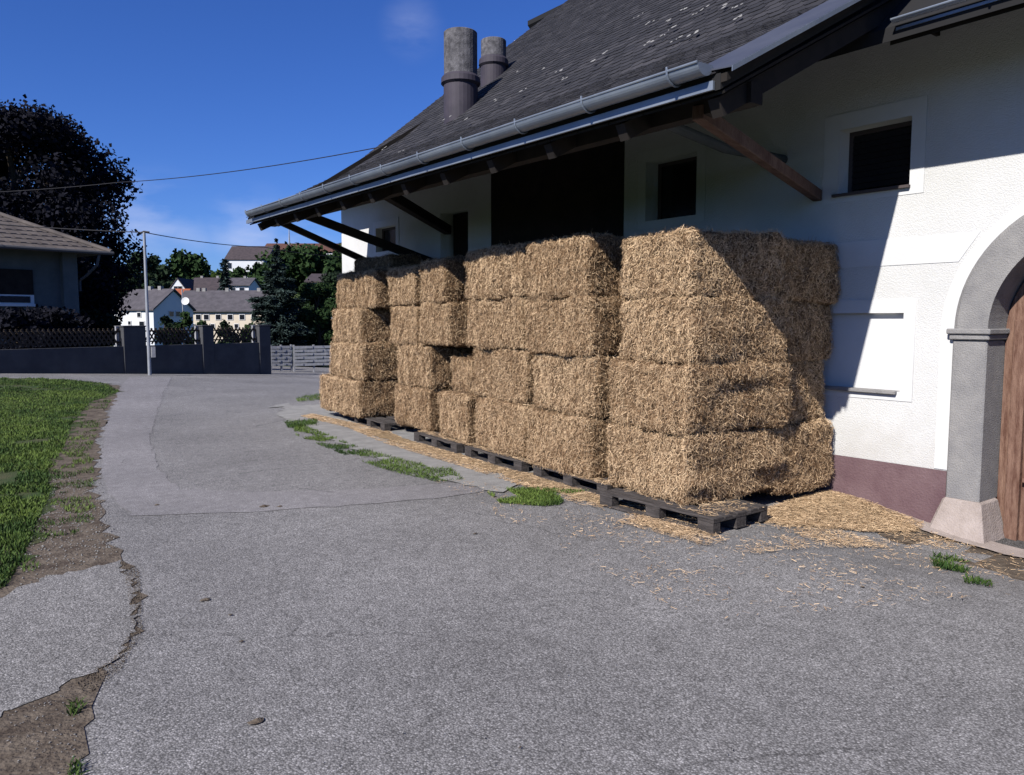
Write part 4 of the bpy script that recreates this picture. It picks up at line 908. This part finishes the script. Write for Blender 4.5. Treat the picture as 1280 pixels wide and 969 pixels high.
# local x runs along the wall, local y away from the camera
def gz(s): p = W0 + WD * s; return float(tz(p.x, p.y))
def s_of(px_):                                              # where a column of the view meets the wall line
    r = ray(px_, 400); det = r[0] * WD.y - r[1] * WD.x; return (W0.x * r[1] - W0.y * r[0]) / -det if abs(det) > 1e-9 else 0
def s_of(px_):
    r = Vector(ray(px_, 400)[:2]); w2 = Vector((W0.x, W0.y)); d2 = Vector((WD.x, WD.y)); return -(w2.x * r.y - w2.y * r.x) / (d2.x * r.y - d2.y * r.x)
zt_low = lambda s: .84; zt_p = 1.40
PIL = [(s_of(153), s_of(181)), (s_of(252), s_of(266)), (s_of(323), s_of(337))]
runs = [(s_of(-190), PIL[0][0]), (PIL[0][1], PIL[1][0]), (PIL[1][1], PIL[2][0])]
for a, b_ in PIL: MB().box((a, -.03, -.9), (b_, .42, zt_p)).build('pillar', 'garden_wall', gw, bevel=.01); MB().box((a - .02, -.05, zt_p + .001), (b_ + .02, .44, zt_p + .04)).build('pillar_cap', 'garden_wall', gw, bevel=.008)
for a, b_ in runs: MB().box((a + .001, 0, -.9), (b_ - .001, .25, .86)).build('wall_section', 'garden_wall', gw)
for k, (a, b_) in enumerate(runs):
    fn = tag(empty('lattice_fence', W0, ang), ['dark wooden lattice fence on the wall before the low house', 'dark wooden lattice fence between pole and middle pillar', 'dark wooden lattice fence between middle and last pillar'][k], 'fence', 'lattice fences on the garden wall')
    q = MB(); st = .13; s = a; h0, h1 = .90, 1.36; ln = h1 - h0
    while s < b_:
        for sg in (1, -1):
            e = s + sg * ln * .62
            t0, t1 = (s, e); 
            if min(t0, t1) < a or max(t0, t1) > b_: continue
            q.beam((t0, .12 + .012 * sg, h0), (t1, .12 + .012 * sg, h1), .022, .038)
        s += st
    q.build('lattice', 'fence', fn)
    q = MB(); q.box((a, .135, h0 + .06), (b_, .165, h0 + .10)); q.box((a, .135, h1 - .10), (b_, .165, h1 - .06)); q.build('rail', 'fence', fn)
    for s in (a + .06, b_ - .06): MB().box((s - .04, .17, .86), (s + .04, .24, 1.42)).build('post', 'gate', fn)
# pole with the wires
pb = gpt(184.5, 21.9); pt = Vector((pb.x, pb.y, hz(292, 21.9)))
up = tag(empty('utility_pole', pb), 'thin grey metal pole carrying the overhead wire in front of the garden wall', 'pole')
MB().tube([(0, 0, -.2), (0, 0, pt.z - pb.z)], [.05, .036], 12).build('shaft', 'pole', up)
MB().tube([(-.10 * ca, .10 * sa, pt.z - pb.z - .02), (0, 0, pt.z - pb.z + .02), (.14 * ca, -.14 * sa, pt.z - pb.z)], .03, 6).build('cable_clamp', 'wire', up)
MB().box((.05, -.10, .5), (.15, 0, .8)).build('junction_box', 'gate', up)
def wire(label, pts, r=.012, sag=.0):
    P = []
    for a, b_ in zip(pts, pts[1:]):
        for i in range(16): t = i / 16; p = a.lerp(b_, t); p.z -= sag * 4 * t * (1 - t); P.append(p)
    P.append(pts[-1]); tag(MB().tube(P, r, 5).build('overhead_wire', 'wire'), label, 'wire')
wire('lower black overhead wire running over the top of the grey pole', [onf(-120, 268, 24), pt, onf(330, 309, 30), onf(455, 323, 34)], .013, sag=.08)
wire('upper black overhead wire crossing the sky from the dark tree to the barn roof', [onf(-150, 243, 28), onf(150, 228, 26), onf(475, 184, 18)], .012, sag=.12)
# pale gates
for k, (x0, x1, F0, F1, lb) in enumerate([(338, 364, 28.5, 29.0, 'pale grey slatted gate leaf next to the last garden pillar'), (367, 416, 29.0, 29.8, 'wide pale grey slatted gate running behind the straw stack')]):
    a = gpt(x0, F0); b_ = gpt(x1, F1); d = b_ - a; g = tag(empty('slatted_gate', a, math.atan2(d.y, d.x)), lb, 'gate', 'pale slatted gates'); L = Vector((d.x, d.y)).length
    zb = hz(458, F0) - a.z; zt_ = hz(432, F0) - a.z; n = 6
    for j in range(n):
        z = zb + (zt_ - zb) * j / n; q = MB(); m_ = 4
        for i in range(m_):
            s0, s1 = L * i / m_, L * (i + 1) / m_; yy = .02 if (i + j) % 2 else -.02
            q.hexa([(s0, 0, z), (s1, 0, z), (s1, .012, z), (s0, .012, z), (s0, 0, z + .105), (s1, 0, z + .105), (s1, .012, z + .105), (s0, .012, z + .105)]); q.hexa([(s0 + .05, yy, z + .01), (s1 - .05, yy, z + .01), (s1 - .05, yy + .01, z + .01), (s0 + .05, yy + .01, z + .01), (s0 + .05, yy, z + .1), (s1 - .05, yy, z + .1), (s1 - .05, yy + .01, z + .1), (s0 + .05, yy + .01, z + .1)])
        q.build('slat', 'gate', g)
    for s in (0, L * .5, L): MB().box((s - .03, .035, -.3), (s + .03, .09, zt_ + .02)).build('gate_post', 'gate', g)

# ---------------------------------------------------------------- the low house at left
TH2 = R(50); c_ = rf(*[(-540 / 983.6 * 26.5), 26.5]); HD = rf(math.cos(TH2), math.sin(TH2)); HD.normalize()
hc = Vector((c_.x, c_.y, .35)); house_l = tag(empty('low_house', hc, math.atan2(HD.y, HD.x)), 'single storey house in shade-darkened render with tiled hip roof and bent downpipe at left edge', 'house')
ze = hz(316, 26.5) - hc.z                                  # local x: along the front, 0 = right-hand corner
q = MB(); q.box((-12, 0, -.6), (-.55, 8, ze)); q.build('wall', 'dim_wall', house_l)
q = MB(); q.box((-.549, -.25, -.6), (-.10, .6, ze)).build('corner_pier', 'dim_wall', house_l)
f = MB().box((-3.7, -.05, 2.05), (-1.38, -.002, 2.85)).build('window', 'soffit', house_l)
MB().box((-3.8, -.12, 1.68), (-1.3, -.002, 1.76)).build('window_sill', 'trim', f)
MB().box((-3.7, -.06, 1.7605), (-1.38, -.002, 2.049)).build('sash', 'trim', f)
MB().box((-3.6, -.08, 1.80), (-2.65, -.061, 2.0)).build('pane', 'glass', f); MB().box((-2.45, -.08, 1.80), (-1.5, -.061, 2.0)).build('pane', 'glass', f)
zr = ze + 2.35; o_ = .85; q = MB()
E_ = [(-12, -o_, ze - .05), (o_ - .1, -o_, ze - .05), (o_ - .1, 8 + o_, ze - .05), (-12, 8 + o_, ze - .05)]; rd = [(-4.2, 4, zr), (-12, 4, zr)]
q.add(E_ + rd, [(0, 1, 4, 5), (1, 2, 4), (2, 3, 5, 4), (3, 2, 1, 0)]); rl = q.build('roof', 'roof_left', house_l)
# courses of tiles on the front slope
VV = []; FF = []; nrow = 15; 
for r_ in range(nrow):
    t0, t1 = r_ / nrow, (r_ + 1.12) / nrow; ya, yb = -o_ + (4 + o_) * t0, -o_ + (4 + o_) * t1; za, zb = ze - .05 + (zr - ze + .05) * t0, ze - .05 + (zr - ze + .05) * t1
    xr = (o_ - .1) + (-4.2 - o_ + .1) * t0; x = xr
    while x > -9:
        for (xa, xb, lift) in ((x - .15, x, .055), (x - .29, x - .15, .03)):
            b0 = len(VV); VV += [(xa, ya, za + lift), (xb, ya, za + lift), (xb, yb, zb + .01), (xa, yb, zb + .01), (xa, ya, za + lift - .05), (xb, ya, za + lift - .05)]; FF += [(b0, b0 + 1, b0 + 2, b0 + 3), (b0 + 4, b0 + 5, b0 + 1, b0)]
        x -= .3
mb = MB(); mb.add(VV, FF); mb.build('tile_courses', 'roof_left', rl)
MB().tube([(o_ - .1, -o_, ze), (-4.2, 4, zr + .03)], .09, 8).build('hip_tiles', 'roof_left', rl)
MB().tube([(-12, -o_ - .06, ze - .05), (o_ - .05, -o_ - .06, ze - .05)], .06, 8).build('gutter', 'dull_gutter', house_l)
MB().tube([(.35, -o_ - .03, ze - .12), (.30, -o_ + .05, ze - .45), (.12, -.35, ze - .8), (0, -.12, ze - .95), (0, -.12, ze - 1.3)], .045, 8).build('downpipe', 'dull_gutter', house_l)
b = gpt(55, 24.0); tree('hedge_shrub', 'black green clipped shrub against the low house under its window', 'shrub', b, hz(380, 24) - b.z, 2.6, 'leaf_black', n=5000, leaf=.08, crown_lo=.02, clumps=30, seed=41, trunk_r=.04)
b = gpt(20, 22.8); tree('hedge_shrub', 'low black green shrub at the left edge behind the lattice fence', 'shrub', b, hz(384, 22.8) - b.z, 2.2, 'leaf_black', n=4000, leaf=.08, crown_lo=.02, clumps=26, seed=42, trunk_r=.04)
